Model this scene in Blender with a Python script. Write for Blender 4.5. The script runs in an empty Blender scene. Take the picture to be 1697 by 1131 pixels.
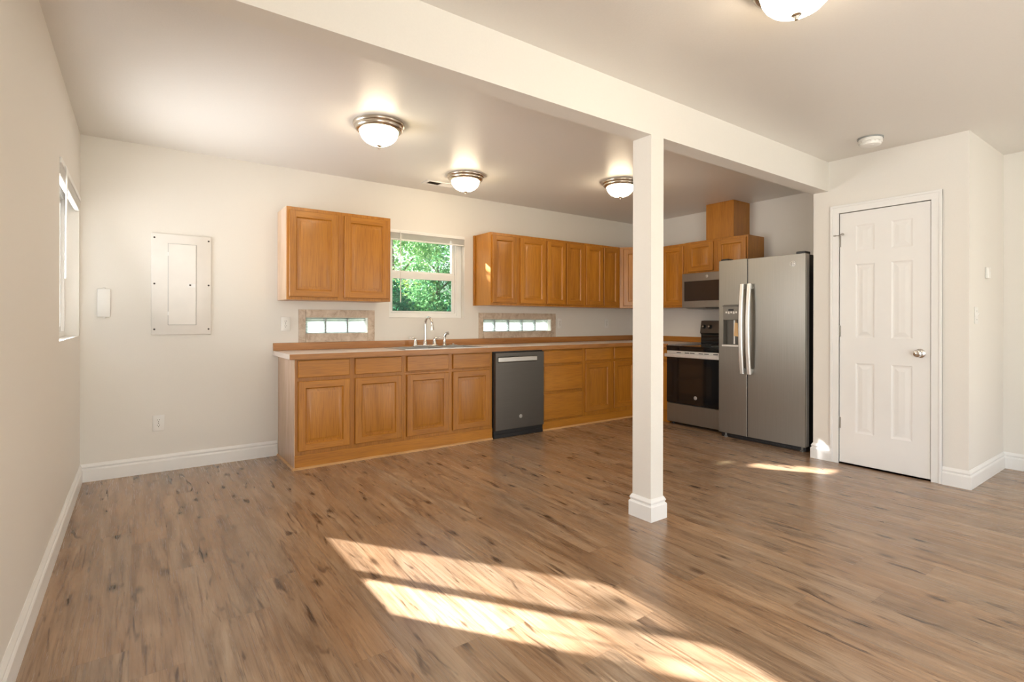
import bpy, bmesh, math, random
from mathutils import Vector, Matrix
random.seed(7)
S = bpy.context.scene
COL = S.collection
PI = math.pi

# ---------------------------------------------------------------- camera
CAM_LOC = Vector((0.32655, -4.7144, 1.14245)); YAW = 0.62505; PITCH = -0.00024; ROLL = 0.00179
W_PX, H_PX, F_PX, CY_PX = 1697.0, 1131.0, 860.114, 531.39
fw = Vector((math.sin(YAW)*math.cos(PITCH), math.cos(YAW)*math.cos(PITCH), math.sin(PITCH)))
rt = Vector((math.cos(YAW), -math.sin(YAW), 0)); up = rt.cross(fw)
rt, up = math.cos(ROLL)*rt + math.sin(ROLL)*up, math.cos(ROLL)*up - math.sin(ROLL)*rt
cd = bpy.data.cameras.new('camera'); cam = bpy.data.objects.new('camera', cd); COL.objects.link(cam)
M = Matrix((rt, up, -fw)).transposed().to_4x4(); M.translation = CAM_LOC
cam.matrix_world = M
cd.sensor_fit = 'HORIZONTAL'; cd.sensor_width = 36.0; cd.lens = 36.0*F_PX/W_PX
cd.shift_x = 0.0; cd.shift_y = (CY_PX - H_PX/2)/W_PX
cd.clip_start = 0.02; cd.clip_end = 200
S.camera = cam

H = 2.44          # ceiling
XR = 5.806        # right wall

# ---------------------------------------------------------------- world, sun, daylight, added fill, exposure
S.view_settings.view_transform = 'Standard'; S.view_settings.look = 'None'
S.view_settings.gamma = 1.0; S.view_settings.exposure = 0.20; S.view_settings.use_curve_mapping = False
S.cycles.use_denoising = True
S.cycles.sample_clamp_indirect = 6.0
wd = bpy.data.worlds.new('sky'); S.world = wd; wd.use_nodes = True
nt = wd.node_tree; nt.nodes.clear()
sky = nt.nodes.new('ShaderNodeTexSky'); sky.sky_type = 'NISHITA'; sky.sun_disc = False
sky.sun_elevation = math.radians(27.5); sky.sun_rotation = math.atan2(-0.572, 0.82)
sky.air_density = 1.0; sky.dust_density = 1.6; sky.ozone_density = 1.0
bg = nt.nodes.new('ShaderNodeBackground'); bg.inputs['Strength'].default_value = 0.30
out = nt.nodes.new('ShaderNodeOutputWorld')
nt.links.new(sky.outputs[0], bg.inputs[0]); nt.links.new(bg.outputs[0], out.inputs[0])

def lamp(name, kind, loc, direction, **kw):
    d = bpy.data.lights.new(name, kind); o = bpy.data.objects.new(name, d); COL.objects.link(o)
    o.location = loc
    o.rotation_euler = Vector(direction).to_track_quat('-Z', 'Y').to_euler()
    for k, v in kw.items(): setattr(d, k, v)
    return o
SUN_DIR = (0.572, -0.82, -0.52)
lamp('sun', 'SUN', (-3, 6, 6), SUN_DIR, energy=40.0, angle=math.radians(0.6), color=(1.0, 0.985, 0.965))
# daylight lamps at unseen living-room openings behind the camera; right one is added fill
lamp('daylight_rear_window', 'AREA', (2.7, -8.12, 1.15), (0, 1, 0), shape='RECTANGLE', size=3.0, size_y=1.9, energy=9, color=(0.93, 0.97, 1.0))
lamp('daylight_side_window', 'AREA', (0.03, -6.45, 1.15), (1, 0, 0), shape='RECTANGLE', size=2.3, size_y=1.8, energy=60, color=(0.89, 0.95, 1.0))
lamp('added_right_fill', 'AREA', (XR-0.03, -7.0, 0.68), (-1, 0, 0.1), shape='RECTANGLE', size=1.9, size_y=0.95, energy=50, color=(1.0, 0.97, 0.93))  # added lamp at a made-up low opening, brightens the left wall
lamp('added_kitchen_fill', 'AREA', (-0.17, -0.64, 1.46), (1, -0.45, 0.30), shape='RECTANGLE', size=1.0, size_y=0.80, energy=19, spread=math.radians(126), color=(0.96, 0.98, 1.0))  # added lamp outside the left window, tilted up to brighten ceiling and wall
# portal at the window over the sink, so its skylight is sampled cleanly
o = lamp('sky_portal', 'AREA', (2.695, 0.16, 1.59), (0, -1, 0), shape='RECTANGLE', size=0.83, size_y=0.85, energy=1)
o.data.cycles.is_portal = True

YR = -8.2         # rear wall
XP, YP0, YP1 = 4.904, -2.672, -3.673   # pantry front, kitchen side, return
YB0, YB1, ZB = -2.786, -2.665, 2.20    # beam
XB = 0.0

# ---------------------------------------------------------------- materials
def mat(name):
    m = bpy.data.materials.new(name); m.use_nodes = True
    nt = m.node_tree; p = nt.nodes['Principled BSDF']
    return m, nt, p
def N(nt, typ, **kw):
    n = nt.nodes.new(typ)
    for k, v in kw.items():
        if k in n.inputs: n.inputs[k].default_value = v
        else: setattr(n, k, v)
    return n
def L(nt, a, b): nt.links.new(a, b)
def math_node(nt, op, a, b=None, c=None):
    n = nt.nodes.new('ShaderNodeMath'); n.operation = op
    for i, v in enumerate((a, b, c)):
        if v is None: continue
        if isinstance(v, (int, float)): n.inputs[i].default_value = v
        else: nt.links.new(v, n.inputs[i])
    return n.outputs[0]
def ramp(nt, fac, stops):
    r = nt.nodes.new('ShaderNodeValToRGB'); e = r.color_ramp.elements
    while len(e) < len(stops): e.new(0.5)
    for i, (p, c) in enumerate(stops):
        e[i].position = p; e[i].color = (*c, 1) if len(c) == 3 else c
    nt.links.new(fac, r.inputs[0]); return r.outputs[0]
def mix(nt, fac, a, b, blend='MIX'):
    n = nt.nodes.new('ShaderNodeMix'); n.data_type = 'RGBA'; n.blend_type = blend
    for i, v in ((0, fac), (6, a), (7, b)):
        if isinstance(v, (int, float)): n.inputs[i].default_value = v
        elif isinstance(v, tuple): n.inputs[i].default_value = (*v, 1) if len(v) == 3 else v
        else: nt.links.new(v, n.inputs[i])
    return n.outputs[2]
def plain(name, col, rough=0.5, metal=0.0, spec=0.5, coat=0.0, bump=0.0, bscale=200, var=0.03):
    m, nt, p = mat(name)
    tc = N(nt, 'ShaderNodeTexCoord'); no = N(nt, 'ShaderNodeTexNoise', Scale=bscale if bump else 6.0, Detail=3.0)
    L(nt, tc.outputs['Object'], no.inputs['Vector'])
    lo = tuple(c*(1-var) for c in col); hi = tuple(min(1, c*(1+var)) for c in col)
    L(nt, ramp(nt, no.outputs['Fac'], ((0.3, lo), (0.7, hi))), p.inputs['Base Color'])
    p.inputs['Roughness'].default_value = rough; p.inputs['Metallic'].default_value = metal
    p.inputs['Specular IOR Level'].default_value = spec; p.inputs['Coat Weight'].default_value = coat
    p.inputs['Coat Roughness'].default_value = 0.2
    if bump:
        b = N(nt, 'ShaderNodeBump', Strength=bump, Distance=0.002); L(nt, no.outputs['Fac'], b.inputs['Height'])
        L(nt, b.outputs[0], p.inputs['Normal'])
    return m
def oak(name, axis, base=1.0, tint=(1, 1, 1), rough=0.36):
    m, nt, p = mat(name)
    tc = N(nt, 'ShaderNodeTexCoord'); oi = N(nt, 'ShaderNodeObjectInfo')
    mp = N(nt, 'ShaderNodeMapping')
    sc = [11.0, 11.0, 11.0]; sc['xyz'.index(axis)] = 1.1; mp.inputs['Scale'].default_value = sc
    off = N(nt, 'ShaderNodeCombineXYZ')
    for i in range(3): L(nt, math_node(nt, 'MULTIPLY', oi.outputs['Random'], 37.0+11*i), off.inputs[i])
    L(nt, tc.outputs['Object'], mp.inputs['Vector']); L(nt, off.outputs[0], mp.inputs['Location'])
    n1 = N(nt, 'ShaderNodeTexNoise', Scale=1.0, Detail=5.0, Roughness=0.62, Distortion=0.9); L(nt, mp.outputs[0], n1.inputs['Vector'])
    mp2 = N(nt, 'ShaderNodeMapping'); sc = [160.0]*3; sc['xyz'.index(axis)] = 6.0; mp2.inputs['Scale'].default_value = sc
    L(nt, tc.outputs['Object'], mp2.inputs['Vector'])
    n2 = N(nt, 'ShaderNodeTexNoise', Scale=1.0, Detail=2.0, Roughness=0.5); L(nt, mp2.outputs[0], n2.inputs['Vector'])
    base *= 0.95
    c = lambda r, g, b: (r*base*tint[0], g*base*tint[1], b*base*tint[2])
    col = ramp(nt, n1.outputs['Fac'], ((0.25, c(0.40, 0.150, 0.011)), (0.5, c(0.49, 0.192, 0.016)), (0.75, c(0.57, 0.24, 0.026))))
    pores = ramp(nt, n2.outputs['Fac'], ((0.36, (0.82, 0.77, 0.70)), (0.52, (1, 1, 1))))
    col = mix(nt, 1.0, col, pores, 'MULTIPLY')
    vary = ramp(nt, oi.outputs['Random'], ((0.0, (0.9, 0.89, 0.87)), (1.0, (1.07, 1.08, 1.1))))
    col = mix(nt, 1.0, col, vary, 'MULTIPLY')
    L(nt, col, p.inputs['Base Color'])
    p.inputs['Roughness'].default_value = rough; p.inputs['Coat Weight'].default_value = 0.15; p.inputs['Coat Roughness'].default_value = 0.22
    b = N(nt, 'ShaderNodeBump', Strength=0.12, Distance=0.001); L(nt, n2.outputs['Fac'], b.inputs['Height']); L(nt, b.outputs[0], p.inputs['Normal'])
    return m
def floor_mat():
    m, nt, p = mat('vinyl_plank_floor')
    tc = N(nt, 'ShaderNodeTexCoord'); sp = N(nt, 'ShaderNodeSeparateXYZ'); L(nt, tc.outputs['Object'], sp.inputs[0])
    PW, PL = 0.152, 1.22
    ux = math_node(nt, 'DIVIDE', sp.outputs[0], PW); ix = math_node(nt, 'FLOOR', ux); fx = math_node(nt, 'FRACT', ux)
    wn = N(nt, 'ShaderNodeTexWhiteNoise', noise_dimensions='1D'); L(nt, ix, wn.inputs['W'])
    uy = math_node(nt, 'ADD', math_node(nt, 'DIVIDE', sp.outputs[1], PL), math_node(nt, 'MULTIPLY', wn.outputs['Value'], 7.0))
    iy = math_node(nt, 'FLOOR', uy); fy = math_node(nt, 'FRACT', uy)
    cb = N(nt, 'ShaderNodeCombineXYZ'); L(nt, ix, cb.inputs[0]); L(nt, iy, cb.inputs[1])
    w2 = N(nt, 'ShaderNodeTexWhiteNoise', noise_dimensions='2D'); L(nt, cb.outputs[0], w2.inputs['Vector'])
    r = w2.outputs['Value']; r2 = math_node(nt, 'FRACT', math_node(nt, 'MULTIPLY', r, 17.31))
    # coordinates shifted per plank
    pc = N(nt, 'ShaderNodeCombineXYZ')
    L(nt, sp.outputs[0], pc.inputs[0]); L(nt, math_node(nt, 'ADD', sp.outputs[1], math_node(nt, 'MULTIPLY', r, 31.0)), pc.inputs[1]); L(nt, math_node(nt, 'MULTIPLY', r2, 9.0), pc.inputs[2])
    def stretched(sx, sy, detail, rough, dist):
        mp = N(nt, 'ShaderNodeMapping'); mp.inputs['Scale'].default_value = (sx, sy, 1.0); L(nt, pc.outputs[0], mp.inputs['Vector'])
        n = N(nt, 'ShaderNodeTexNoise', Scale=1.0, Detail=detail, Roughness=rough, Distortion=dist); L(nt, mp.outputs[0], n.inputs['Vector'])
        return n.outputs['Fac']
    n1 = stretched(13, 1.3, 4.0, 0.6, 1.2); n2 = stretched(120, 3.5, 3.0, 0.6, 0.4); n3 = stretched(24, 3.2, 2.0, 0.5, 1.2); n4 = stretched(5, 0.9, 2.0, 0.5, 0.0)
    col = ramp(nt, n1, ((0.28, (0.225, 0.136, 0.077)), (0.50, (0.355, 0.232, 0.142)), (0.74, (0.475, 0.338, 0.225))))
    grain = ramp(nt, n2, ((0.36, (0.60, 0.56, 0.52)), (0.54, (1, 1, 1))))
    col = mix(nt, 0.8, col, grain, 'MULTIPLY')
    tone = ramp(nt, r, ((0.0, (0.90, 0.895, 0.89)), (0.5, (1.0, 1.0, 1.0)), (1.0, (1.08, 1.08, 1.08))))
    col = mix(nt, 1.0, col, tone, 'MULTIPLY')
    warm = ramp(nt, n4, ((0.35, (1.04, 0.98, 0.91)), (0.65, (0.96, 1.0, 1.05))))
    col = mix(nt, 1.0, col, warm, 'MULTIPLY')
    # dark streaks and knots
    streak = ramp(nt, n3, ((0.27, (0.22, 0.17, 0.14)), (0.38, (1, 1, 1))))
    col = mix(nt, 0.85, col, streak, 'MULTIPLY')
    mp = N(nt, 'ShaderNodeMapping'); mp.inputs['Scale'].default_value = (5.6, 2.3, 1.0); L(nt, pc.outputs[0], mp.inputs['Vector'])
    vo = N(nt, 'ShaderNodeTexVoronoi', Scale=1.0, Randomness=1.0); L(nt, mp.outputs[0], vo.inputs['Vector'])
    dj = math_node(nt, 'ADD', vo.outputs['Distance'], math_node(nt, 'MULTIPLY', math_node(nt, 'SUBTRACT', n3, 0.5), 0.22))
    knot = ramp(nt, dj, ((0.03, (0.22, 0.19, 0.17)), (0.10, (0.75, 0.72, 0.70)), (0.17, (1, 1, 1))))
    col = mix(nt, 0.8, col, knot, 'MULTIPLY')
    # small dark flecks, only in some cells
    mp = N(nt, 'ShaderNodeMapping'); mp.inputs['Scale'].default_value = (11.0, 4.2, 1.0); L(nt, pc.outputs[0], mp.inputs['Vector'])
    vf = N(nt, 'ShaderNodeTexVoronoi', Scale=1.0, Randomness=1.0); L(nt, mp.outputs[0], vf.inputs['Vector'])
    sx = N(nt, 'ShaderNodeSeparateXYZ'); L(nt, vf.outputs['Color'], sx.inputs[0])
    dj = math_node(nt, 'ADD', math_node(nt, 'ADD', vf.outputs['Distance'], math_node(nt, 'MULTIPLY', math_node(nt, 'SUBTRACT', n2, 0.5), 0.35)), math_node(nt, 'MULTIPLY', math_node(nt, 'LESS_THAN', sx.outputs[0], 0.62), 5.0))
    col = mix(nt, 0.85, col, ramp(nt, dj, ((0.08, (0.14, 0.11, 0.09)), (0.25, (1, 1, 1)))), 'MULTIPLY')
    # seams
    ex = math_node(nt, 'MULTIPLY', math_node(nt, 'MINIMUM', fx, math_node(nt, 'SUBTRACT', 1.0, fx)), PW)
    ey = math_node(nt, 'MULTIPLY', math_node(nt, 'MINIMUM', fy, math_node(nt, 'SUBTRACT', 1.0, fy)), PL)
    seam = ramp(nt, math_node(nt, 'MULTIPLY', math_node(nt, 'MINIMUM', ex, ey), 100.0), ((0.05, (0.72, 0.7, 0.68)), (0.14, (1, 1, 1))))
    col = mix(nt, 0.8, col, seam, 'MULTIPLY')
    L(nt, col, p.inputs['Base Color'])
    rr = ramp(nt, n2, ((0.3, (0.30, 0.30, 0.30)), (0.7, (0.20, 0.20, 0.20)))); L(nt, rr, p.inputs['Roughness'])
    p.inputs['Specular IOR Level'].default_value = 0.7
    b = N(nt, 'ShaderNodeBump', Strength=0.35, Distance=0.0012); L(nt, n2, b.inputs['Height']); L(nt, b.outputs[0], p.inputs['Normal'])
    return m
def emit(name, col, strength):
    m, nt, p = mat(name)
    p.inputs['Base Color'].default_value = (0.9, 0.88, 0.82, 1); p.inputs['Roughness'].default_value = 0.25
    p.inputs['Emission Color'].default_value = (*col, 1); p.inputs['Emission Strength'].default_value = strength
    return m
def pane(name, tint=(1, 1, 1)):
    m, nt, p = mat(name); nt.nodes.remove(p)
    o = nt.nodes['Material Output']; t = N(nt, 'ShaderNodeBsdfTransparent'); t.inputs[0].default_value = (*tint, 1)
    g = N(nt, 'ShaderNodeBsdfGlossy', Roughness=0.0); f = N(nt, 'ShaderNodeFresnel'); mx = N(nt, 'ShaderNodeMixShader')
    ge = N(nt, 'ShaderNodeNewGeometry'); L(nt, math_node(nt, 'MULTIPLY_ADD', ge.outputs['Backfacing'], 1/1.45-1.45, 1.45), f.inputs['IOR'])   # thin pane: no inner total reflection
    L(nt, f.outputs[0], mx.inputs[0]); L(nt, t.outputs[0], mx.inputs[1]); L(nt, g.outputs[0], mx.inputs[2]); L(nt, mx.outputs[0], o.inputs[0])
    return m
def block_glass():
    m, nt, p = mat('ribbed_glass_block'); nt.nodes.remove(p)
    o = nt.nodes['Material Output']
    tr = N(nt, 'ShaderNodeBsdfTranslucent'); tr.inputs[0].default_value = (0.44, 0.465, 0.46, 1)
    t = N(nt, 'ShaderNodeBsdfTransparent'); t.inputs[0].default_value = (0.95, 1, 0.98, 1)
    g = N(nt, 'ShaderNodeBsdfGlossy', Roughness=0.08)
    m1 = N(nt, 'ShaderNodeMixShader'); m1.inputs[0].default_value = 0.35; m2 = N(nt, 'ShaderNodeMixShader'); m2.inputs[0].default_value = 0.08
    L(nt, tr.outputs[0], m1.inputs[1]); L(nt, t.outputs[0], m1.inputs[2]); L(nt, m1.outputs[0], m2.inputs[1]); L(nt, g.outputs[0], m2.inputs[2]); L(nt, m2.outputs[0], o.inputs[0])
    return m
def leaf_mat(name, a, b):
    m, nt, p = mat(name); o = nt.nodes['Material Output']
    ge = N(nt, 'ShaderNodeNewGeometry'); c = ramp(nt, ge.outputs['Random Per Island'], ((0.0, a), (1.0, b)))
    L(nt, c, p.inputs['Base Color']); p.inputs['Roughness'].default_value = 0.4
    tr = N(nt, 'ShaderNodeBsdfTranslucent'); L(nt, mix(nt, 1.0, c, (1.1, 1.15, 0.85), 'MULTIPLY'), tr.inputs[0])
    mx = N(nt, 'ShaderNodeMixShader'); mx.inputs[0].default_value = 0.45
    L(nt, p.outputs[0], mx.inputs[1]); L(nt, tr.outputs[0], mx.inputs[2]); L(nt, mx.outputs[0], o.inputs[0])
    return m
def tile_mat():
    m, nt, p = mat('travertine_tile')
    tc = N(nt, 'ShaderNodeTexCoord'); n1 = N(nt, 'ShaderNodeTexNoise', Scale=16.0, Detail=5.0, Roughness=0.65, Distortion=0.8); L(nt, tc.outputs['Object'], n1.inputs['Vector'])
    L(nt, ramp(nt, n1.outputs['Fac'], ((0.3, (0.40, 0.29, 0.205)), (0.5, (0.56, 0.45, 0.35)), (0.7, (0.66, 0.56, 0.46)))), p.inputs['Base Color'])
    p.inputs['Roughness'].default_value = 0.4
    return m
def laminate():
    m, nt, p = mat('beige_laminate')
    tc = N(nt, 'ShaderNodeTexCoord'); n1 = N(nt, 'ShaderNodeTexNoise', Scale=240.0, Detail=2.0); L(nt, tc.outputs['Object'], n1.inputs['Vector'])
    L(nt, ramp(nt, n1.outputs['Fac'], ((0.35, (0.64, 0.53, 0.45)), (0.6, (0.80, 0.70, 0.62)))), p.inputs['Base Color'])
    p.inputs['Roughness'].default_value = 0.32
    return m
def brushed(name, col, rough, axis='z', metal=0.9):
    m, nt, p = mat(name)
    tc = N(nt, 'ShaderNodeTexCoord'); mp = N(nt, 'ShaderNodeMapping'); sc = [300.0]*3; sc['xyz'.index(axis)] = 3.0
    mp.inputs['Scale'].default_value = sc; L(nt, tc.outputs['Object'], mp.inputs['Vector'])
    n1 = N(nt, 'ShaderNodeTexNoise', Scale=1.0, Detail=2.0); L(nt, mp.outputs[0], n1.inputs['Vector'])
    L(nt, ramp(nt, n1.outputs['Fac'], ((0.3, tuple(c*0.95 for c in col)), (0.7, tuple(c*1.05 for c in col)))), p.inputs['Base Color'])
    L(nt, ramp(nt, n1.outputs['Fac'], ((0.3, (rough*0.9,)*3), (0.7, (rough*1.1,)*3))), p.inputs['Roughness'])
    p.inputs['Metallic'].default_value = metal
    return m
MT = dict(
    wall=plain('warm_white_paint', (0.80, 0.77, 0.72), 0.55, bump=0.15, bscale=180, var=0.01),
    ceil=plain('ceiling_paint', (0.79, 0.765, 0.725), 0.38, bump=0.25, bscale=120, var=0.01),
    trim=plain('white_gloss_paint', (0.86, 0.855, 0.84), 0.35, var=0.01),
    door=plain('door_white_paint', (0.86, 0.85, 0.835), 0.38, var=0.01),
    floor=floor_mat(),
    oak=oak('honey_oak_vertical', 'z'), oakx=oak('honey_oak_along_x', 'x'), oaky=oak('honey_oak_along_y', 'y'),
    oak_glare=oak('oak_veneer_with_glare', 'z', 1.0, (1.45, 2.6, 21.0), 0.28), oak_edge=oak('oak_edge_along_x', 'x', 0.95, (0.98, 1.08, 3.4)), oak_edgey=oak('oak_edge_along_y', 'y', 0.95, (0.98, 1.08, 3.4)),  # end-panel oak: window glare is put into the paler tint
    shoe=oak('pale_oak_moulding', 'x', 1.25, (1.05, 1.5, 7.0)), shoey=oak('pale_oak_moulding_y', 'y', 1.25, (1.05, 1.5, 7.0)),
    lam=laminate(), tile=tile_mat(), block=block_glass(), grout=plain('grey_grout', (0.33, 0.35, 0.35), 0.8),
    slate=brushed('slate_metal', (0.285, 0.268, 0.238), 0.36, 'z', 0.85), slate_dark=brushed('dark_slate_metal', (0.125, 0.115, 0.103), 0.36, 'x', 0.8),
    steel=brushed('stainless_steel', (0.60, 0.58, 0.55), 0.32, 'x', 1.0), handle=brushed('satin_handle_metal', (0.78, 0.77, 0.75), 0.36, 'z', 0.6),
    hinge=plain('dull_grey_metal', (0.38, 0.36, 0.33), 0.42, 0.7), nickel=plain('brushed_nickel', (0.60, 0.54, 0.46), 0.25, 1.0), chrome=plain('polished_chrome', (0.75, 0.73, 0.70), 0.12, 1.0),
    black=plain('black_plastic', (0.012, 0.012, 0.013), 0.35), blackglass=plain('black_glass', (0.008, 0.008, 0.009), 0.06, spec=0.6), dark=plain('dark_void', (0.01, 0.01, 0.01), 0.8),
    ovenglass=plain('dark_oven_glass', (0.016, 0.012, 0.010), 0.07, spec=0.6), mwglass=plain('smoked_glass', (0.035, 0.028, 0.024), 0.08, spec=0.6), grey=plain('grey_metal_panel', (0.20, 0.185, 0.165), 0.35, 0.3), silver=plain('silver_badge', (0.72, 0.70, 0.67), 0.3, 0.6),
    plastic=plain('white_plastic', (0.84, 0.83, 0.80), 0.3), vinyl=plain('white_vinyl', (0.86, 0.855, 0.835), 0.32), panelpaint=plain('white_panel_enamel', (0.82, 0.79, 0.75), 0.4), slot=plain('dark_slot', (0.06, 0.05, 0.045), 0.6),
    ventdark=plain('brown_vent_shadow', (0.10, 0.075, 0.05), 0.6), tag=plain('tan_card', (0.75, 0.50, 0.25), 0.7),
    bowl=emit('lit_frosted_glass', (1.0, 0.81, 0.56), 24.0), pane=pane('clear_pane'), screen=pane('meshed_pane', (0.66, 0.655, 0.65)), screenpane=pane('screened_pane', (0.60, 0.68, 0.66)),
    concrete=plain('pale_concrete', (0.62, 0.60, 0.56), 0.85, bump=0.3, bscale=60, var=0.06),
    ground=plain('dry_grass', (0.30, 0.30, 0.17), 0.9, bump=0.5, bscale=30, var=0.25), bark=plain('grey_bark', (0.13, 0.105, 0.08), 0.9, bump=0.8, bscale=25, var=0.2),
    lf_dark=leaf_mat('dark_foliage', (0.02, 0.13, 0.09), (0.10, 0.32, 0.19)), lf_mid=leaf_mat('mid_foliage', (0.06, 0.20, 0.11), (0.22, 0.44, 0.22)),
    lf_yel=leaf_mat('yellow_green_foliage', (0.36, 0.48, 0.16), (0.68, 0.72, 0.36)), lf_pale=leaf_mat('pale_foliage', (0.10, 0.27, 0.14), (0.36, 0.55, 0.30)),
)

# ---------------------------------------------------------------- helpers
ROOT = {}   # object name -> world origin of its thing
def tag(o, label=None, cat=None, group=None, kind=None):
    if label: o['label'] = label
    if cat: o['category'] = cat
    if group: o['group'] = group
    if kind: o['kind'] = kind
    return o
def thing(name, loc, label, cat, group=None):
    o = bpy.data.objects.new(name, None); COL.objects.link(o); o.location = loc; o.empty_display_size = 0.05
    ROOT[o.name] = Vector(loc)
    return tag(o, label, cat, group)
def obj(name, bm, mats, parent=None, smooth=None, origin=None, label=None):
    """links the bmesh (world coordinates) as one object; smooth = auto-smooth angle in degrees"""
    base = ROOT[parent.name] if parent else Vector(origin or (0, 0, 0))
    if base.length: bmesh.ops.translate(bm, verts=bm.verts, vec=-base)
    me = bpy.data.meshes.new(name); bm.normal_update(); bm.to_mesh(me); bm.free()
    for m in (mats if isinstance(mats, (list, tuple)) else [mats]): me.materials.append(m)
    o = bpy.data.objects.new(name, me); COL.objects.link(o)
    if parent: o.parent = parent
    else: o.location = base
    ROOT[o.name] = base.copy()
    if smooth:
        for p in me.polygons: p.use_smooth = True
        me.set_sharp_from_angle(angle=math.radians(smooth))
    if label: o['label'] = label
    return o
def struct(o): o['kind'] = 'structure'; return o
def BM(): return bmesh.new()
def box(bm, lo, hi, bev=0.0, mi=0, seg=2):
    lo, hi = [min(a, b) for a, b in zip(lo, hi)], [max(a, b) for a, b in zip(lo, hi)]
    vs = [bm.verts.new((x, y, z)) for z in (lo[2], hi[2]) for y in (lo[1], hi[1]) for x in (lo[0], hi[0])]
    fs = [bm.faces.new([vs[i] for i in q]) for q in ((0, 2, 3, 1), (4, 5, 7, 6), (0, 1, 5, 4), (2, 6, 7, 3), (0, 4, 6, 2), (1, 3, 7, 5))]
    for f in fs: f.material_index = mi
    if bev:
        es = {e for f in fs for e in f.edges}
        r = bmesh.ops.bevel(bm, geom=list(es), offset=bev, segments=seg, affect='EDGES', profile=0.5)
        for f in r['faces']: f.material_index = mi
    return bm
class Frame:
    """local axes: u along the front, v up, n outwards"""
    def __init__(s, o, u, n): s.o, s.u, s.n = Vector(o), Vector(u).normalized(), Vector(n).normalized()
    def __call__(s, u, v, n=0.0): return s.o + s.u*u + s.n*n + Vector((0, 0, v))
def fbox(bm, F, lo, hi, bev=0.0, mi=0):
    """box in frame coordinates (u, v, n)"""
    c = [F(u, v, n) for n in (lo[2], hi[2]) for v in (lo[1], hi[1]) for u in (lo[0], hi[0])]
    vs = [bm.verts.new(p) for p in c]
    fs = [bm.faces.new([vs[i] for i in q]) for q in ((0, 2, 3, 1), (4, 5, 7, 6), (0, 1, 5, 4), (2, 6, 7, 3), (0, 4, 6, 2), (1, 3, 7, 5))]
    bmesh.ops.recalc_face_normals(bm, faces=fs)
    for f in fs: f.material_index = mi
    if bev:
        r = bmesh.ops.bevel(bm, geom=list({e for f in fs for e in f.edges}), offset=bev, segments=2, affect='EDGES', profile=0.5)
        for f in r['faces']: f.material_index = mi
    return bm
def slab(bm, F, u0, u1, v0, v1, n0, n1, holes=(), prof=None, edge=0.003, through=False, mi=0, mi_rail=None):
    """board between n0 (back) and n1 (front) with panels sunk into its face (prof: list of (inset, depth)), or cut-outs if through"""
    us = sorted({u0, u1, *[h[0] for h in holes], *[h[1] for h in holes]}); vs = sorted({v0, v1, *[h[2] for h in holes], *[h[3] for h in holes]})
    inh = lambda a, b: any(h[0] < a < h[1] and h[2] < b < h[3] for h in holes)
    new = []
    def quad(pts, m=mi):
        f = bm.faces.new([bm.verts.new(p) for p in pts]); f.material_index = m; new.append(f)
    e = edge
    cu = lambda a: u0+e if a == u0 else (u1-e if a == u1 else a)
    cv = lambda a: v0+e if a == v0 else (v1-e if a == v1 else a)
    for a, b in zip(us, us[1:]):
        for c, d in zip(vs, vs[1:]):
            mu, mv = (a+b)/2, (c+d)/2
            if inh(mu, mv): continue
            m = mi
            if mi_rail is not None and any(h[0] < mu < h[1] for h in holes): m = mi_rail
            quad([F(cu(a), cv(c), n1), F(cu(b), cv(c), n1), F(cu(b), cv(d), n1), F(cu(a), cv(d), n1)], m)
            if through: quad([F(a, d, n0), F(b, d, n0), F(b, c, n0), F(a, c, n0)], m)
    def ring(A, B, na, nb, m=mi, flip=False):
        (a0, a1, c0, c1), (b0, b1, d0, d1) = A, B
        P = [F(a0, c0, na), F(a1, c0, na), F(a1, c1, na), F(a0, c1, na)]; Q = [F(b0, d0, nb), F(b1, d0, nb), F(b1, d1, nb), F(b0, d1, nb)]
        for i in range(4):
            j = (i+1) % 4; quad([P[i], P[j], Q[j], Q[i]], m)
    ring((u0, u1, v0, v1), (u0+e, u1-e, v0+e, v1-e), n1-e, n1); ring((u0, u1, v0, v1), (u0, u1, v0, v1), n0, n1-e)
    for h in holes:
        if through: ring((h[0], h[1], h[2], h[3]), (h[0], h[1], h[2], h[3]), n1, n0)
        else:
            pr = [(0, 0)]+list(prof); rc = lambda i: (h[0]+i, h[1]-i, h[2]+i, h[3]-i)
            for (i0, d0), (i1, d1) in zip(pr, pr[1:]): ring(rc(i0), rc(i1), n1+d0, n1+d1)
            i, d = pr[-1]; r = rc(i); quad([F(r[0], r[2], n1+d), F(r[1], r[2], n1+d), F(r[1], r[3], n1+d), F(r[0], r[3], n1+d)])
    if not through: quad([F(u0, v1, n0), F(u1, v1, n0), F(u1, v0, n0), F(u0, v0, n0)])
    bmesh.ops.remove_doubles(bm, verts=list({v for f in new if f.is_valid for v in f.verts}), dist=1e-6)
    bmesh.ops.recalc_face_normals(bm, faces=[f for f in new if f.is_valid])
    return bm
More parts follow.
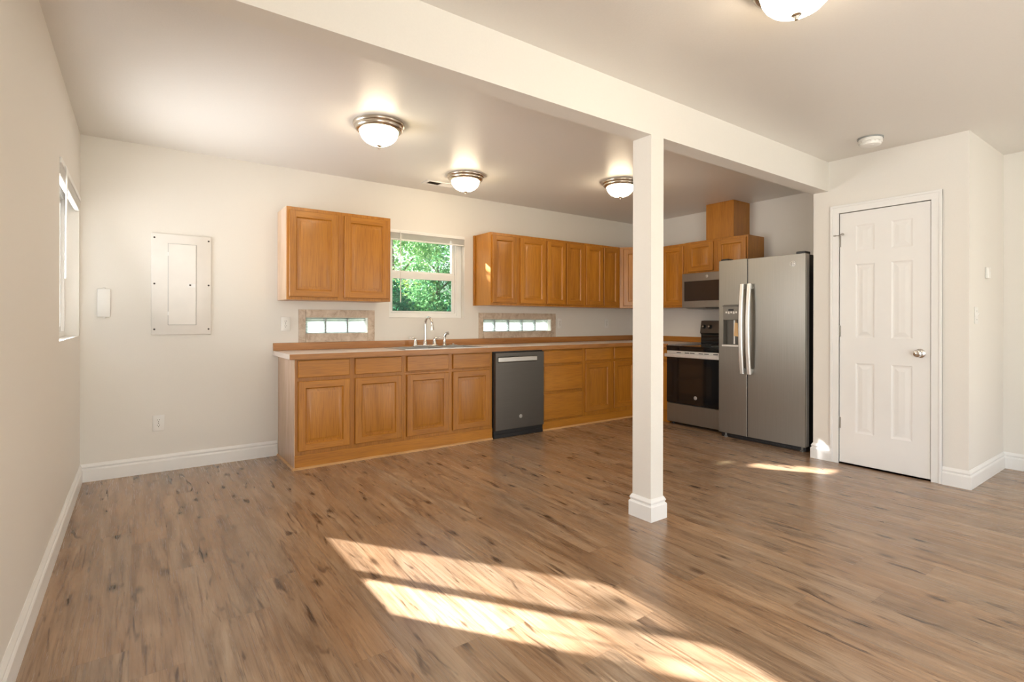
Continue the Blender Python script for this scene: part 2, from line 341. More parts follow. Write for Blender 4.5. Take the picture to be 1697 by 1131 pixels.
def lathe(bm, c, prof, seg=40, axis=(0, 0, 1), mi=0, smooth=True):
    """prof: list of (radius, height along axis)"""
    ax = Vector(axis).normalized(); q = Vector((0, 0, 1)).rotation_difference(ax); c = Vector(c); rings = []
    for r, h in prof:
        if r < 1e-6: rings.append([bm.verts.new(c+ax*h)])
        else: rings.append([bm.verts.new(c+q @ Vector((r*math.cos(2*PI*i/seg), r*math.sin(2*PI*i/seg), h))) for i in range(seg)])
    fs = []
    for A, B in zip(rings, rings[1:]):
        for i in range(seg):
            j = (i+1) % seg
            if len(A) == 1 and len(B) == 1: continue
            if len(A) == 1: fs.append(bm.faces.new((A[0], B[i], B[j])))
            elif len(B) == 1: fs.append(bm.faces.new((A[i], A[j], B[0])))
            else: fs.append(bm.faces.new((A[i], A[j], B[j], B[i])))
    for f in fs: f.material_index = mi
    bmesh.ops.recalc_face_normals(bm, faces=fs)
    return bm
def tube(bm, pts, rad, seg=14, mi=0):
    pts = [Vector(p) for p in pts]; rad = rad if isinstance(rad, (list, tuple)) else [rad]*len(pts); rings = []
    t0 = (pts[1]-pts[0]).normalized(); nrm = t0.orthogonal().normalized()
    for i, p in enumerate(pts):
        t = (pts[min(i+1, len(pts)-1)]-pts[max(i-1, 0)]).normalized()
        nrm = (nrm-t*nrm.dot(t)).normalized(); b = t.cross(nrm)
        rings.append([bm.verts.new(p+(nrm*math.cos(2*PI*k/seg)+b*math.sin(2*PI*k/seg))*rad[i]) for k in range(seg)])
    fs = []
    for A, B in zip(rings, rings[1:]):
        for k in range(seg): fs.append(bm.faces.new((A[k], A[(k+1) % seg], B[(k+1) % seg], B[k])))
    fs.append(bm.faces.new(rings[0][::-1])); fs.append(bm.faces.new(rings[-1]))
    for f in fs: f.material_index = mi
    bmesh.ops.recalc_face_normals(bm, faces=fs)
    return bm
def sweep(bm, path, prof, side=1, closed=False):
    """profile (offset from wall, z) swept along a floor polyline with mitred corners; side=+1 offsets to the left of the path"""
    P = [Vector((x, y, 0)) for x, y in path]; n = len(P); rings = []
    def nor(a, b):
        d = (b-a).normalized(); return Vector((-d.y, d.x, 0))*side
    for i in range(n):
        if closed: a, b = nor(P[i-1], P[i]), nor(P[i], P[(i+1) % n])
        else:
            a = nor(P[i-1], P[i]) if i else None; b = nor(P[i], P[i+1]) if i < n-1 else None
            a = a or b; b = b or a
        m = (a+b); m = m/(m.dot(a)) if m.length > 1e-6 else a
        rings.append([bm.verts.new(P[i]+m*o+Vector((0, 0, z))) for o, z in prof])
    fs = []; k = len(prof)
    for i in range(n if closed else n-1):
        A, B = rings[i], rings[(i+1) % n]
        for j in range(k): fs.append(bm.faces.new((A[j], B[j], B[(j+1) % k], A[(j+1) % k])))
    if not closed: fs.append(bm.faces.new(rings[0])); fs.append(bm.faces.new(rings[-1][::-1]))
    bmesh.ops.recalc_face_normals(bm, faces=fs)
    return bm
def prism(bm, F, pts, n0, n1, mi=0):
    """polygon of (u, v) points extruded from n0 to n1 in a frame"""
    A = [bm.verts.new(F(u, v, n0)) for u, v in pts]; B = [bm.verts.new(F(u, v, n1)) for u, v in pts]; k = len(pts)
    fs = [bm.faces.new(A[::-1]), bm.faces.new(B)]+[bm.faces.new((A[i], A[(i+1) % k], B[(i+1) % k], B[i])) for i in range(k)]
    for f in fs: f.material_index = mi
    bmesh.ops.recalc_face_normals(bm, faces=fs)
    return bm
def copy_tree(root, loc, label, name=None):
    """a copy of a thing with copies of its parts and sub-parts"""
    r = root.copy(); COL.objects.link(r); r.location = loc; r['label'] = label
    for ch in list(root.children):
        c = ch.copy(); COL.objects.link(c); c.parent = r
        for g in list(ch.children):
            d = g.copy(); COL.objects.link(d); d.parent = c
    return r

FB = Frame((0, 0, 0), (1, 0, 0), (0, -1, 0))       # back wall, seen from the room: u = x, n = -y
FR = Frame((XR, 0, 0), (0, -1, 0), (-1, 0, 0))     # right kitchen wall: u = -y, n = distance off the wall
FL = Frame((0, 0, 0), (0, 1, 0), (1, 0, 0))        # left wall: u = y, n = x
FP = Frame((XP, 0, 0), (0, -1, 0), (-1, 0, 0))     # pantry front
FQ = Frame((0, YP1, 0), (1, 0, 0), (0, -1, 0))     # pantry return

# ================================================================ SHELL
bm = BM(); box(bm, (-0.2, YR-0.2, -0.12), (XR+0.2, 0.15, 0.0)); struct(obj('floor', bm, MT['floor']))
bm = BM(); box(bm, (-0.2, YR-0.2, H), (XR+0.2, 0.15, H+0.15)); struct(obj('ceiling', bm, MT['ceil']))
WIN = (2.280, 3.110, 1.165, 2.017); GB1 = (1.513, 2.066, 1.025, 1.163); GB2 = (3.344, 4.292, 1.020, 1.152)
bm = BM(); slab(bm, FB, -0.15, XR+0.15, 0, H, -0.15, 0, (WIN, GB1, GB2), edge=0, through=True); struct(obj('wall_back', bm, MT['wall']))
LWIN = (-1.185, -0.07, 1.03, 1.985); SIDEW = (-7.65, -5.25, 0.2, 2.1)
bm = BM(); slab(bm, FL, YR-0.15, 0, 0, H, -0.15, 0, (LWIN, SIDEW), edge=0, through=True); struct(obj('wall_left', bm, MT['wall']))
RFILL = (6.0, 8.0, 0.15, 1.20)  # made-up low opening for the added right lamp
bm = BM(); slab(bm, FR, 0, -YR+0.15, 0, H, -0.15, 0, (RFILL,), edge=0, through=True); struct(obj('wall_right', bm, MT['wall']))
bm = BM(); slab(bm, Frame((0, YR, 0), (-1, 0, 0), (0, 1, 0)), -XR, 0, 0, H, -0.15, 0, ((-4.25, -1.15, 0.1, 2.1),), edge=0, through=True); struct(obj('wall_rear', bm, MT['wall']))
# pantry box
bm = BM(); slab(bm, FP, -YP0, -YP1, 0, H, -0.10, 0, ((2.860, 3.477, -0.01, 2.010),), edge=0, through=True)
box(bm, (XP+0.10, YP0-0.10, 0), (XR, YP0, H)); box(bm, (XP+0.10, YP1, 0), (XR, YP1+0.10, H))
struct(obj('wall_pantry', bm, MT['wall']))
# beam and post
bm = BM(); box(bm, (0, YB0, ZB), (XP, YB1, H)); struct(obj('beam', bm, MT['wall']))
CX0, CX1, CY0, CY1 = 2.692, 2.800, -2.786, -2.652
bm = BM(); box(bm, (CX0, CY0, 0), (CX1, CY1, ZB)); struct(obj('column', bm, MT['wall']))
BASE = [(0, 0), (0.016, 0), (0.016, 0.082), (0.013, 0.088), (0.008, 0.092), (0.008, 0.097), (0.012, 0.102), (0.012, 0.108), (0.006, 0.119), (0.003, 0.125), (0, 0.125)]
bm = BM(); sweep(bm, [(CX0, CY0), (CX1, CY0), (CX1, CY1), (CX0, CY1)], BASE, side=-1, closed=True); struct(obj('trim_1', bm, MT['trim'], smooth=None))
bm = BM(); sweep(bm, [(0, YR), (0, 0)], BASE, side=-1); struct(obj('baseboard_left', bm, MT['trim']))
bm = BM(); sweep(bm, [(0, 0), (1.283, 0)], BASE, side=-1); struct(obj('baseboard_back', bm, MT['trim']))
bm = BM(); sweep(bm, [(XP+0.25, YP0), (XP, YP0), (XP, -2.8065)], BASE, side=-1)
sweep(bm, [(XP, -3.531), (XP, YP1), (XR, YP1)], BASE, side=-1); struct(obj('baseboard_pantry', bm, MT['trim']))
bm = BM(); sweep(bm, [(XR, YP1), (XR, YR)], BASE, side=-1); struct(obj('baseboard_right', bm, MT['trim']))

# ---- pantry door: casing, slab, hardware
bm = BM()
for a, b in ((2.806, 2.8685), (3.4675, 3.530)):
    fbox(bm, FP, (a, 0, 0), (b, 2.068, 0.012), 0.002)
fbox(bm, FP, (2.806, 2.0055, 0), (3.530, 2.068, 0.0125), 0.002)
for a, b in ((2.806, 2.824), (3.512, 3.530)): fbox(bm, FP, (a, 0, 0.0), (b, 2.068, 0.018), 0.003)   # raised outer bead
fbox(bm, FP, (2.806, 2.050, 0), (3.530, 2.068, 0.0185), 0.003)
struct(obj('trim_2', bm, MT['trim']))
DU0, DU1, DV0, DV1 = 2.8705, 3.4635, 0.012, 2.002
PROF6 = [(0.008, -0.004), (0.016, -0.0055), (0.024, -0.005), (0.044, -0.0015), (0.048, -0.001)]
holes = [(a, b, c, d) for a, b in ((2.986, 3.114), (3.224, 3.356)) for c, d in ((1.690, 1.895), (1.010, 1.588), (0.260, 0.812))]
bm = BM(); slab(bm, FP, DU0, DU1, DV0, DV1, -0.036, -0.001, holes, PROF6)
door = struct(obj('door_1', bm, MT['door']))
bm = BM(); kc = FP(3.402, 0.909, -0.001)
lathe(bm, kc, [(0, 0), (0.032, 0), (0.033, 0.004), (0.028, 0.009), (0.012, 0.012), (0.011, 0.030), (0.018, 0.036), (0.026, 0.046), (0.028, 0.056), (0.024, 0.066), (0.014, 0.071), (0, 0.072)], 36, (-1, 0, 0))
obj('door_knob', bm, MT['chrome'], door, 40, label='chrome door knob')
for z in (1.780, 1.061, 0.327):
    bm = BM(); lathe(bm, FP(2.8685, z-0.045, 0.004), [(0, 0), (0.005, 0), (0.0055, 0.002), (0.0055, 0.088), (0.005, 0.09), (0, 0.09)], 14)
    fbox(bm, FP, (2.8705, z-0.044, -0.002), (2.882, z+0.044, 0.0005)); obj('hinge', bm, MT['hinge'], door, 40, label='satin nickel hinge')
bm = BM(); tube(bm, [FP(2.850, 1.828, 0.018), FP(2.868, 1.828, 0.010), FP(2.905, 1.832, 0.030)], 0.004, 10); lathe(bm, FP(2.905, 1.832, 0.026), [(0, 0), (0.009, 0), (0.009, 0.012), (0, 0.013)], 14, (-1, 0, 0))
fbox(bm, FP, (2.834, 1.822, 0.013), (2.852, 1.834, 0.024), 0.002); obj('hinge_pin_stop', bm, MT['hinge'], door, 40, label='grey metal door stop on the top hinge')
bm = BM(); fbox(bm, FP, (3.4640, 0.878, -0.012), (3.4672, 0.938, -0.0005)); obj('strike_plate', bm, MT['nickel'], door)

# ================================================================ WINDOWS
# kitchen window over the sink
Fw = Frame((0, 0.075, 0), (1, 0, 0), (0, -1, 0)); u0, u1, v0, v1 = WIN
bm = BM(); slab(bm, Fw, u0, u1, v0, v1, -0.07, 0.012, ((u0+0.045, u1-0.075, v0+0.05, v1-0.045),), edge=0.003, through=True)
fbox(bm, Fw, (u1-0.062, v0+0.02, 0.012), (u1-0.030, v1-0.02, 0.020), 0.003)
w1 = struct(obj('window_1', bm, MT['vinyl']))
bm = BM(); slab(bm, Fw, u0+0.046, u1-0.076, 1.605, v1-0.046, -0.05, -0.012, ((u0+0.066, 3.008, 1.632, v1-0.062),), edge=0.002, through=True); us = obj('upper_sash', bm, MT['vinyl'], w1)
bm = BM(); fbox(bm, Fw, (u0+0.066, 1.632, -0.034), (3.008, v1-0.062, -0.030)); obj('pane', bm, MT['pane'], us)
bm = BM(); slab(bm, Fw, u0+0.046, u1-0.076, v0+0.051, 1.615, -0.010, 0.006, ((u0+0.060, 2.998, v0+0.068, 1.553),), edge=0.003, through=True); ls = obj('lower_sash', bm, MT['vinyl'], w1)
bm = BM(); fbox(bm, Fw, (u0+0.060, v0+0.068, -0.004), (2.998, 1.553, -0.001)); obj('pane', bm, MT['screenpane'], ls, label='lower pane behind a dark insect screen')
def blind(F, u0, u1, vt, wand_u, wand_len, label, n0):
    t = thing('window_blind', F((u0+u1)/2, vt-0.1, n0+0.02), label, 'blind')
    bm = BM(); fbox(bm, F, (u0, vt-0.030, n0), (u1, vt, n0+0.036), 0.003); obj('headrail', bm, MT['vinyl'], t)
    bm = BM()
    for k in range(9): fbox(bm, F, (u0+0.006, vt-0.036-0.0055*k, n0+0.003), (u1-0.006, vt-0.0335-0.0055*k, n0+0.030), 0.0006)
    obj('slats', bm, MT['plastic'], t)
    bm = BM(); fbox(bm, F, (u0+0.005, vt-0.098, n0+0.004), (u1-0.005, vt-0.084, n0+0.030), 0.003); obj('bottom_rail', bm, MT['vinyl'], t)
    bm = BM(); tube(bm, [F(wand_u, vt-0.020, n0+0.040), F(wand_u, vt-0.05, n0+0.045), F(wand_u+0.002, vt-0.30, n0+0.042), F(wand_u+0.002, vt-wand_len, n0+0.040)], 0.0042, 8)
    tube(bm, [F(wand_u, vt-0.015, n0+0.030), F(wand_u, vt-0.020, n0+0.040)], 0.004, 8); obj('tilt_wand', bm, MT['plastic'], t)
    return t
blind(Frame((0, 0.0, 0), (1, 0, 0), (0, -1, 0)), u0+0.004, u1-0.004, v1-0.002, 2.385, 0.70, 'white mini blind drawn up at the top of the window over the sink', -0.022)
# left window: horizontal slider
Fl = Frame((-0.085, 0, 0), (0, 1, 0), (1, 0, 0)); u0, u1, v0, v1 = LWIN
bm = BM(); slab(bm, Fl, u0, u1, v0, v1, -0.06, 0.010, ((u0+0.035, u1-0.035, v0+0.035, v1-0.035),), edge=0.003, through=True); w2 = struct(obj('window_2', bm, MT['vinyl']))
um = (u0+u1)/2
for a, b, n, gm in ((u0+0.036, um+0.045, -0.045, 'pane'), (um-0.045, u1-0.036, -0.020, 'screen')):
    bm = BM(); slab(bm, Fl, a, b, v0+0.036, v1-0.036, n-0.010, n+0.014, ((a+(0.035 if gm == 'pane' else 0.062), b-(0.062 if gm == 'pane' else 0.035), v0+0.066, v1-0.066),), edge=0.002, through=True); sh = obj('sash', bm, MT['vinyl'], w2)
    bm = BM(); fbox(bm, Fl, (a+0.03, v0+0.06, n), (b-0.03, v1-0.06, n+0.004)); obj('pane', bm, MT[gm], sh)
blind(Frame((0, 0, 0), (0, 1, 0), (1, 0, 0)), u0+0.004, u1-0.004, v1-0.002, -1.06, 0.62, 'white mini blind drawn up at the top of the left wall window', -0.026)
# living-room windows behind the camera, plus the added right one: plain frames
bm = BM(); slab(bm, Frame((-0.08, 0, 0), (0, 1, 0), (1, 0, 0)), *SIDEW[:2], *SIDEW[2:], -0.05, 0.01, ((SIDEW[0]+0.05, SIDEW[1]-0.05, SIDEW[2]+0.05, SIDEW[3]-0.05),), edge=0.003, through=True); struct(obj('window_3', bm, MT['vinyl']))
bm = BM(); slab(bm, Frame((0, YR-0.08, 0), (1, 0, 0), (0, 1, 0)), 1.15, 4.25, 0.1, 2.1, -0.05, 0.01, ((1.20, 2.67, 0.15, 2.05), (2.73, 4.20, 0.15, 2.05)), edge=0.003, through=True); struct(obj('window_4', bm, MT['vinyl']))
bm = BM(); slab(bm, Frame((XR+0.08, 0, 0), (0, -1, 0), (-1, 0, 0)), *RFILL, -0.05, 0.01, ((RFILL[0]+0.05, RFILL[1]-0.05, RFILL[2]+0.05, RFILL[3]-0.05),), edge=0.003, through=True); struct(obj('window_added', bm, MT['vinyl']))
# glass-block windows with tile surrounds
def glass_blocks(hole, outer, cuts, label_tile, nm, ribs):
    bm = BM(); a, b, c, d = hole; A, B, Cc, D = outer; g = 0.0015
    for q in ((A, a-g, Cc, D), (b+g, B, Cc, D), (a, b, d+g, D), (a, b, Cc, c-g)):
        fbox(bm, FB, (q[0], q[2], 0.0), (q[1], q[3], 0.010), 0.001)
    fbox(bm, FB, (A+0.001, Cc+0.001, 0.0), (a-0.001, D-0.001, 0.004), mi=1)
    t = obj('tile_surround', bm, [MT['tile'], MT['grout']], origin=((A+B)/2, 0, Cc)); tag(t, label_tile, 'tile')
    bm = BM(); xs = [a]+cuts+[b]
    for x in cuts: fbox(bm, FB, (x-0.006, c, -0.10), (x+0.006, d, -0.055))
    fbox(bm, FB, (a, c, -0.10), (b, c+0.003, -0.055)); fbox(bm, FB, (a, d-0.003, -0.10), (b, d, -0.055))
    w = struct(obj(nm, bm, MT['grout']))
    for x0, x1 in zip(xs, xs[1:]):
        x0 += 0.006 if x0 != a else 0; x1 -= 0.006 if x1 != b else 0
        bm = BM(); k = ribs; zz = [c+0.003+(d-c-0.006)*i/(2*k) for i in range(2*k+1)]
        pts = []
        for i, z in enumerate(zz): pts.append((z, -0.062 if i % 2 else -0.050))
        prev = None
        for z, n in pts:
            cur = (bm.verts.new(FB(x0, z, n)), bm.verts.new(FB(x1, z, n)))
            if prev: bm.faces.new((prev[0], prev[1], cur[1], cur[0]))
            prev = cur
        fbox(bm, FB, (x0, c+0.003, -0.095), (x1, d-0.003, -0.090))
        obj('glass_block', bm, MT['block'], w)
glass_blocks(GB1, (1.453, 2.132, 0.9475, 1.233), [1.700, 1.900], 'beige stone tile frame around the three-block window under the short wall cabinet', 'window_5', 7)
glass_blocks(GB2, (3.285, 4.362, 0.9475, 1.222), [3.534, 3.724, 3.914, 4.103], 'beige stone tile frame around the five-block window right of the sink', 'window_6', 7)

# ================================================================ CABINETS
RAISED = [(0.004, -0.007), (0.009, -0.0105), (0.015, -0.0105), (0.036, -0.002), (0.040, -0.0012)]
def cab_door(F, parent, u0, u1, v0, v1, n0, horiz, stile=0.052, name='door'):
    bm = BM(); slab(bm, F, u0, u1, v0, v1, n0, n0+0.019, ((u0+stile, u1-stile, v0+stile, v1-stile),), RAISED, edge=0.004, mi=0, mi_rail=1)
    return obj(name, bm, [MT['oak'], horiz], parent, 25)
def drawer_front(F, parent, u0, u1, v0, v1, n0, horiz, name='drawer_front'):
    bm = BM(); slab(bm, F, u0, u1, v0, v1, n0, n0+0.019, edge=0.005); return obj(name, bm, horiz, parent, 25)
def body(F, parent, u0, u1, v0, v1, n0, n1, name='body', m=None):
    bm = BM(); fbox(bm, F, (u0, v0, n0), (u1, v1, n1), 0.0015); return obj(name, bm, m or MT['oak'], parent)
UPN = 0.320   # upper face-frame distance from the wall
UP0, UP1 = 1.306, 2.050
# short cabinet left of the window
t = thing('wall_cabinet', FB(1.72, UP0, 0.16), 'short two-door oak wall cabinet hung left of the kitchen window', 'cabinet')
body(FB, t, 1.287, 2.157, UP0, UP1, 0.001, UPN)
bm = BM(); fbox(bm, FB, (1.2845, UP0, 0.0015), (1.287, UP1, UPN-0.004)); obj('side_panel', bm, MT['oak_glare'], t, label='oak side panel paled by painted glare')
cab_door(FB, t, 1.303, 1.690, UP0+0.024, UP1-0.028, UPN, MT['oakx']); cab_door(FB, t, 1.742, 2.137, UP0+0.024, UP1-0.028, UPN, MT['oakx'])
# run of wall cabinets right of the window
G = 'oak wall cabinets right of the window'
RU0, RU1 = 1.297, 2.040
for a, b, doors, lab in ((3.228, 3.952, ((3.243, 3.545), (3.598, 3.938)), 'two-door oak wall cabinet nearest the window, with sunlight on its side'),
                         (3.953, 4.530, ((3.965, 4.230), (4.247, 4.512)), 'middle two-door oak wall cabinet of the run right of the window'),
                         (4.531, 5.125, ((4.550, 4.820), (4.838, 5.090)), 'two-door oak wall cabinet next to the angled corner cabinet')):
    t = thing('wall_cabinet', FB((a+b)/2, RU0, 0.16), lab, 'cabinet', G)
    body(FB, t, a, b, RU0, RU1, 0.001, UPN)
    for c, d in doors: cab_door(FB, t, c, d, RU0+0.024, RU1-0.028, UPN, MT['oakx'], 0.048)
    if a < 3.3:
        bm = BM(); fbox(bm, FB, (a-0.014, RU0, 0.0015), (a, RU1-0.0005, 0.030), 0.001); obj('scribe_strip', bm, MT['oak'], t, label='narrow oak strip where the cabinet meets the wall')
# angled corner cabinet
t = thing('corner_wall_cabinet', (5.50, -0.25, RU0), 'angled one-door oak corner wall cabinet half hidden by the white column', 'cabinet')
P0, P1 = Vector((5.127, -UPN, 0)), Vector((XR-UPN, -0.660, 0)); dv = P1-P0; ln = dv.length
bm = BM(); pts = [(5.127, -0.001), (5.127, -UPN), (XR-UPN, -0.660), (XR-0.001, -0.660), (XR-0.001, -0.001)]
A = [bm.verts.new((x, y, RU0)) for x, y in pts]; B = [bm.verts.new((x, y, RU1)) for x, y in pts]
bm.faces.new(A); bm.faces.new(B[::-1])
for i in range(5): bm.faces.new((A[i], B[i], B[(i+1) % 5], A[(i+1) % 5]))
bmesh.ops.recalc_face_normals(bm, faces=bm.faces[:]); obj('body', bm, MT['oak'], t)
FD = Frame(P0, dv, (dv.y, -dv.x, 0)); cab_door(FD, t, 0.045, ln-0.045, RU0+0.024, RU1-0.028, 0.0005, MT['oakx'], 0.055)
# right-hand wall cabinets
G = 'oak wall cabinets over the range wall'
t = thing('wall_cabinet', FR(0.83, RU0, 0.16), 'tall one-door oak wall cabinet left of the microwave', 'cabinet', G)
body(FR, t, 0.661, 0.999, RU0, RU1, 0.001, UPN); cab_door(FR, t, 0.676, 0.984, RU0+0.024, RU1-0.028, UPN, MT['oaky'])
t = thing('wall_cabinet', FR(1.38, 1.680, 0.16), 'low two-door oak wall cabinet above the microwave', 'cabinet', G)
body(FR, t, 1.000, 1.766, 1.680, 2.044, 0.001, UPN)
cab_door(FR, t, 1.045, 1.368, 1.700, 2.022, UPN, MT['oaky'], 0.05); cab_door(FR, t, 1.424, 1.752, 1.700, 2.022, UPN, MT['oaky'], 0.05)
t = thing('duct_cover', FR(1.42, 2.045, 0.16), 'plain oak box boxing in a duct from the range cabinet to the ceiling', 'cabinet')
body(FR, t, 1.271, 1.602, 2.0455, H-0.001, 0.001, UPN-0.004, 'front_panel')
bm = BM(); fbox(bm, FR, (1.586, 2.046, 0.30), (1.6035, H-0.001, UPN-0.002), 0.002); obj('corner_strip', bm, MT['oak'], t)

# base cabinets: back wall
BN = 0.555; ZC = 0.842
def base(F, u0, u1, label, cols, drawers, doors, group, horiz, n=BN):
    t = thing('base_cabinet', F((u0+u1)/2, 0, 0.28), label, 'cabinet', group)
    if 'sink' in label:      # open box, so the bowls hang inside it
        bm = BM(); fbox(bm, F, (u0, 0, 0.001), (u1, 0.69, n), 0.0015); fbox(bm, F, (u0, 0.6905, n-0.02), (u1, ZC, n), 0.0015)
        for a in (u0, u1-0.015): fbox(bm, F, (a, 0.6905, 0.001), (a+0.015, ZC, n-0.0205))
        obj('body', bm, MT['oak'], t)
    else: body(F, t, u0, u1, 0.0, ZC, 0.001, n)
    for (a, b), nm in drawers: drawer_front(F, t, a, b, 0.700, 0.832, n, horiz, nm)
    for a, b in doors: cab_door(F, t, a, b, 0.138, 0.672, n, horiz)
    return t
G = 'oak base cabinets under the long worktop'
t = base(FB, 1.297, 2.182, 'two-door oak base cabinet at the left end of the worktop', 2, [((1.318, 1.711), 'drawer_front'), ((1.755, 2.157), 'drawer_front')], [(1.318, 1.711), (1.755, 2.157)], G, MT['oakx'])
bm = BM(); fbox(bm, FB, (1.2905, 0.0, 0.0015), (1.297, ZC, BN-0.001), 0.001); obj('end_panel', bm, MT['oak_glare'], t, label='glossy end panel with glare in its pale colour')
base(FB, 2.183, 3.092, 'two-door oak base cabinet under the sink', 2, [((2.206, 2.613), 'false_drawer_front'), ((2.656, 3.058), 'false_drawer_front')], [(2.206, 2.613), (2.656, 3.058)], G, MT['oakx'])
t = thing('drawer_cabinet', FB(4.0, 0, 0.28), 'oak base cabinet with three plain drawers right of the dishwasher', 'cabinet', G)
body(FB, t, 3.712, 4.285, 0.0, ZC, 0.001, BN)
for a, b in ((0.690, 0.828), (0.405, 0.668), (0.112, 0.375)): drawer_front(FB, t, 3.724, 4.260, a, b, BN, MT['oakx'])
base(FB, 4.286, 5.140, 'two-door oak base cabinet in the corner behind the white column', 2, [((4.314, 4.715), 'drawer_front'), ((4.765, 5.118), 'drawer_front')], [(4.314, 4.715), (4.765, 5.118)], G, MT['oakx'])
t = thing('base_cabinet', FR(0.8, 0, 0.28), 'narrow oak base cabinet squeezed between corner and range', 'cabinet')
RN = 0.655
body(FR, t, 0.5575, 1.028, 0.0, ZC, 0.001, RN-0.019); drawer_front(FR, t, 0.64, 1.022, 0.700, 0.832, RN-0.019, MT['oaky']); cab_door(FR, t, 0.64, 1.022, 0.138, 0.672, RN-0.019, MT['oaky'])
# kick boards and shoe mouldings on the floor in front of the cabinets
KICK = 'oak kick boards along the cabinet fronts'
bm = BM(); fbox(bm, FB, (1.294, 0.0, BN+0.0005), (3.092, 0.108, BN+0.007), 0.001); tag(obj('kick_board', bm, MT['oakx'], origin=(2.2, -BN, 0)), 'long oak kick board below the sink-side base cabinets, left of the dishwasher', 'trim board', KICK)
bm = BM(); fbox(bm, FB, (3.712, 0.0, BN+0.0005), (5.12, 0.092, BN+0.007), 0.001); tag(obj('kick_board', bm, MT['oakx'], origin=(4.4, -BN, 0)), 'oak kick board below the base cabinets right of the dishwasher', 'trim board', KICK)
QR = [(0, 0), (0.014, 0), (0.0135, 0.006), (0.010, 0.012), (0.005, 0.0155), (0, 0.016)]
bm = BM(); sweep(bm, [(1.2900, -0.018), (1.2900, -BN-0.0075), (3.090, -BN-0.0075)], QR, side=-1); struct(obj('trim_3', bm, MT['shoe']))
bm = BM(); sweep(bm, [(3.713, -BN-0.0075), (5.115, -BN-0.0075)], QR, side=-1); struct(obj('trim_4', bm, MT['shoe']))

# ---- worktop
t = thing('worktop', (3.0, -0.3, 0.845), 'long beige laminate worktop with oak edge and oak upstand', 'worktop')
SK = (2.215, 3.035, -0.535, -0.085)
bm = BM(); z0, z1 = 0.8435, 0.882; X0 = 1.262; YF = -0.588
for a, b, c, d in ((X0, SK[0], YF, -0.0015), (SK[1], 5.150, YF, -0.0015), (SK[0], SK[1], YF, SK[2]), (SK[0], SK[1], SK[3], -0.0015), (5.150, XR-0.0015, -1.028, -0.0015)):
    box(bm, (a, c, z0), (b, d, z1))
obj('laminate_top', bm, MT['lam'], t)
bm = BM(); box(bm, (X0-0.012, YF-0.012, z0-0.001), (5.130, YF, z1+0.0005), 0.002); obj('front_edge', bm, MT['oak_edge'], t, label='oak strip along the front edge')
bm = BM(); box(bm, (5.130, -1.028, z0-0.001), (5.142, YF-0.0125, z1+0.0005), 0.002); obj('front_edge', bm, MT['oak_edgey'], t)
bm = BM(); box(bm, (X0-0.012, YF+0.0005, z0-0.001), (X0-0.0005, -0.0015, z1+0.0005), 0.002); obj('end_edge', bm, MT['lam'], t)
bm = BM(); box(bm, (X0-0.012, -0.020, z1+0.001), (XR-0.0015, -0.0015, 0.9465), 0.0015); obj('upstand', bm, MT['oak_edge'], t, label='oak upstand along the back wall')
bm = BM(); box(bm, (XR-0.020, -1.028, z1+0.001), (XR-0.0015, -0.0205, 0.9465), 0.0015); obj('upstand', bm, MT['oaky'], t)
# ---- sink and faucet
t = thing('kitchen_sink', (2.625, -0.31, 0.7), 'stainless double-bowl sink set into the worktop below the window', 'sink')
bm = BM(); FS = Frame((0, 0, 0), (1, 0, 0), (0, 0, 1))
def rectring(bm, R0, R1, z0, z1):
    P = [bm.verts.new((x, y, z0)) for x, y in ((R0[0], R0[2]), (R0[1], R0[2]), (R0[1], R0[3]), (R0[0], R0[3]))]; Q = [bm.verts.new((x, y, z1)) for x, y in ((R1[0], R1[2]), (R1[1], R1[2]), (R1[1], R1[3]), (R1[0], R1[3]))]
    for i in range(4): bm.faces.new((P[i], P[(i+1) % 4], Q[(i+1) % 4], Q[i]))
zr = 0.8885
for q in ((2.200, 2.245, -0.550, -0.070), (2.605, 2.645, -0.500, -0.165), (3.005, 3.050, -0.550, -0.070), (2.245, 3.005, -0.550, -0.500), (2.245, 3.005, -0.165, -0.070)):
    box(bm, (q[0], q[2], 0.8835), (q[1], q[3], zr))
obj('rim', bm, MT['steel'], t)
for a, b in ((2.245, 2.605), (2.645, 3.005)):
    bm = BM(); R = (a, b, -0.500, -0.165); r2 = (a+0.02, b-0.02, -0.48, -0.185)
    rectring(bm, R, R, zr-0.004, 0.74); rectring(bm, R, r2, 0.74, 0.715)
    bm.faces.new([bm.verts.new((x, y, 0.715)) for x, y in ((r2[0], r2[2]), (r2[1], r2[2]), (r2[1], r2[3]), (r2[0], r2[3]))])
    lathe(bm, ((a+b)/2, -0.33, 0.7155), [(0, 0.001), (0.02, 0.001), (0.04, 0.003), (0.045, 0.0)], 24)
    bmesh.ops.remove_doubles(bm, verts=bm.verts[:], dist=1e-5); obj('bowl', bm, MT['steel'], t, 30)
bm = BM(); lathe(bm, (2.905, -0.34, zr+0.001), [(0, 0), (0.045, 0), (0.048, 0.004), (0.035, 0.008), (0.012, 0.009), (0.009, 0.018), (0.004, 0.020), (0, 0.02)], 28)
bmesh.ops.translate(bm, verts=bm.verts, vec=(0.0, 0.21, 0.0)); tag(obj('sink_strainer', bm, MT['steel'], smooth=40, origin=(2.905, -0.13, zr)), 'round steel basket strainer lying on the sink rim', 'strainer')
t = thing('kitchen_faucet', (2.600, -0.118, zr), 'gooseneck steel faucet with two lever handles behind the sink', 'faucet')
zf = zr+0.0008; yf = -0.118
bm = BM(); box(bm, (2.470, yf-0.028, zf), (2.730, yf+0.028, zf+0.014), 0.006, seg=3); obj('base_plate', bm, MT['chrome'], t, 40)
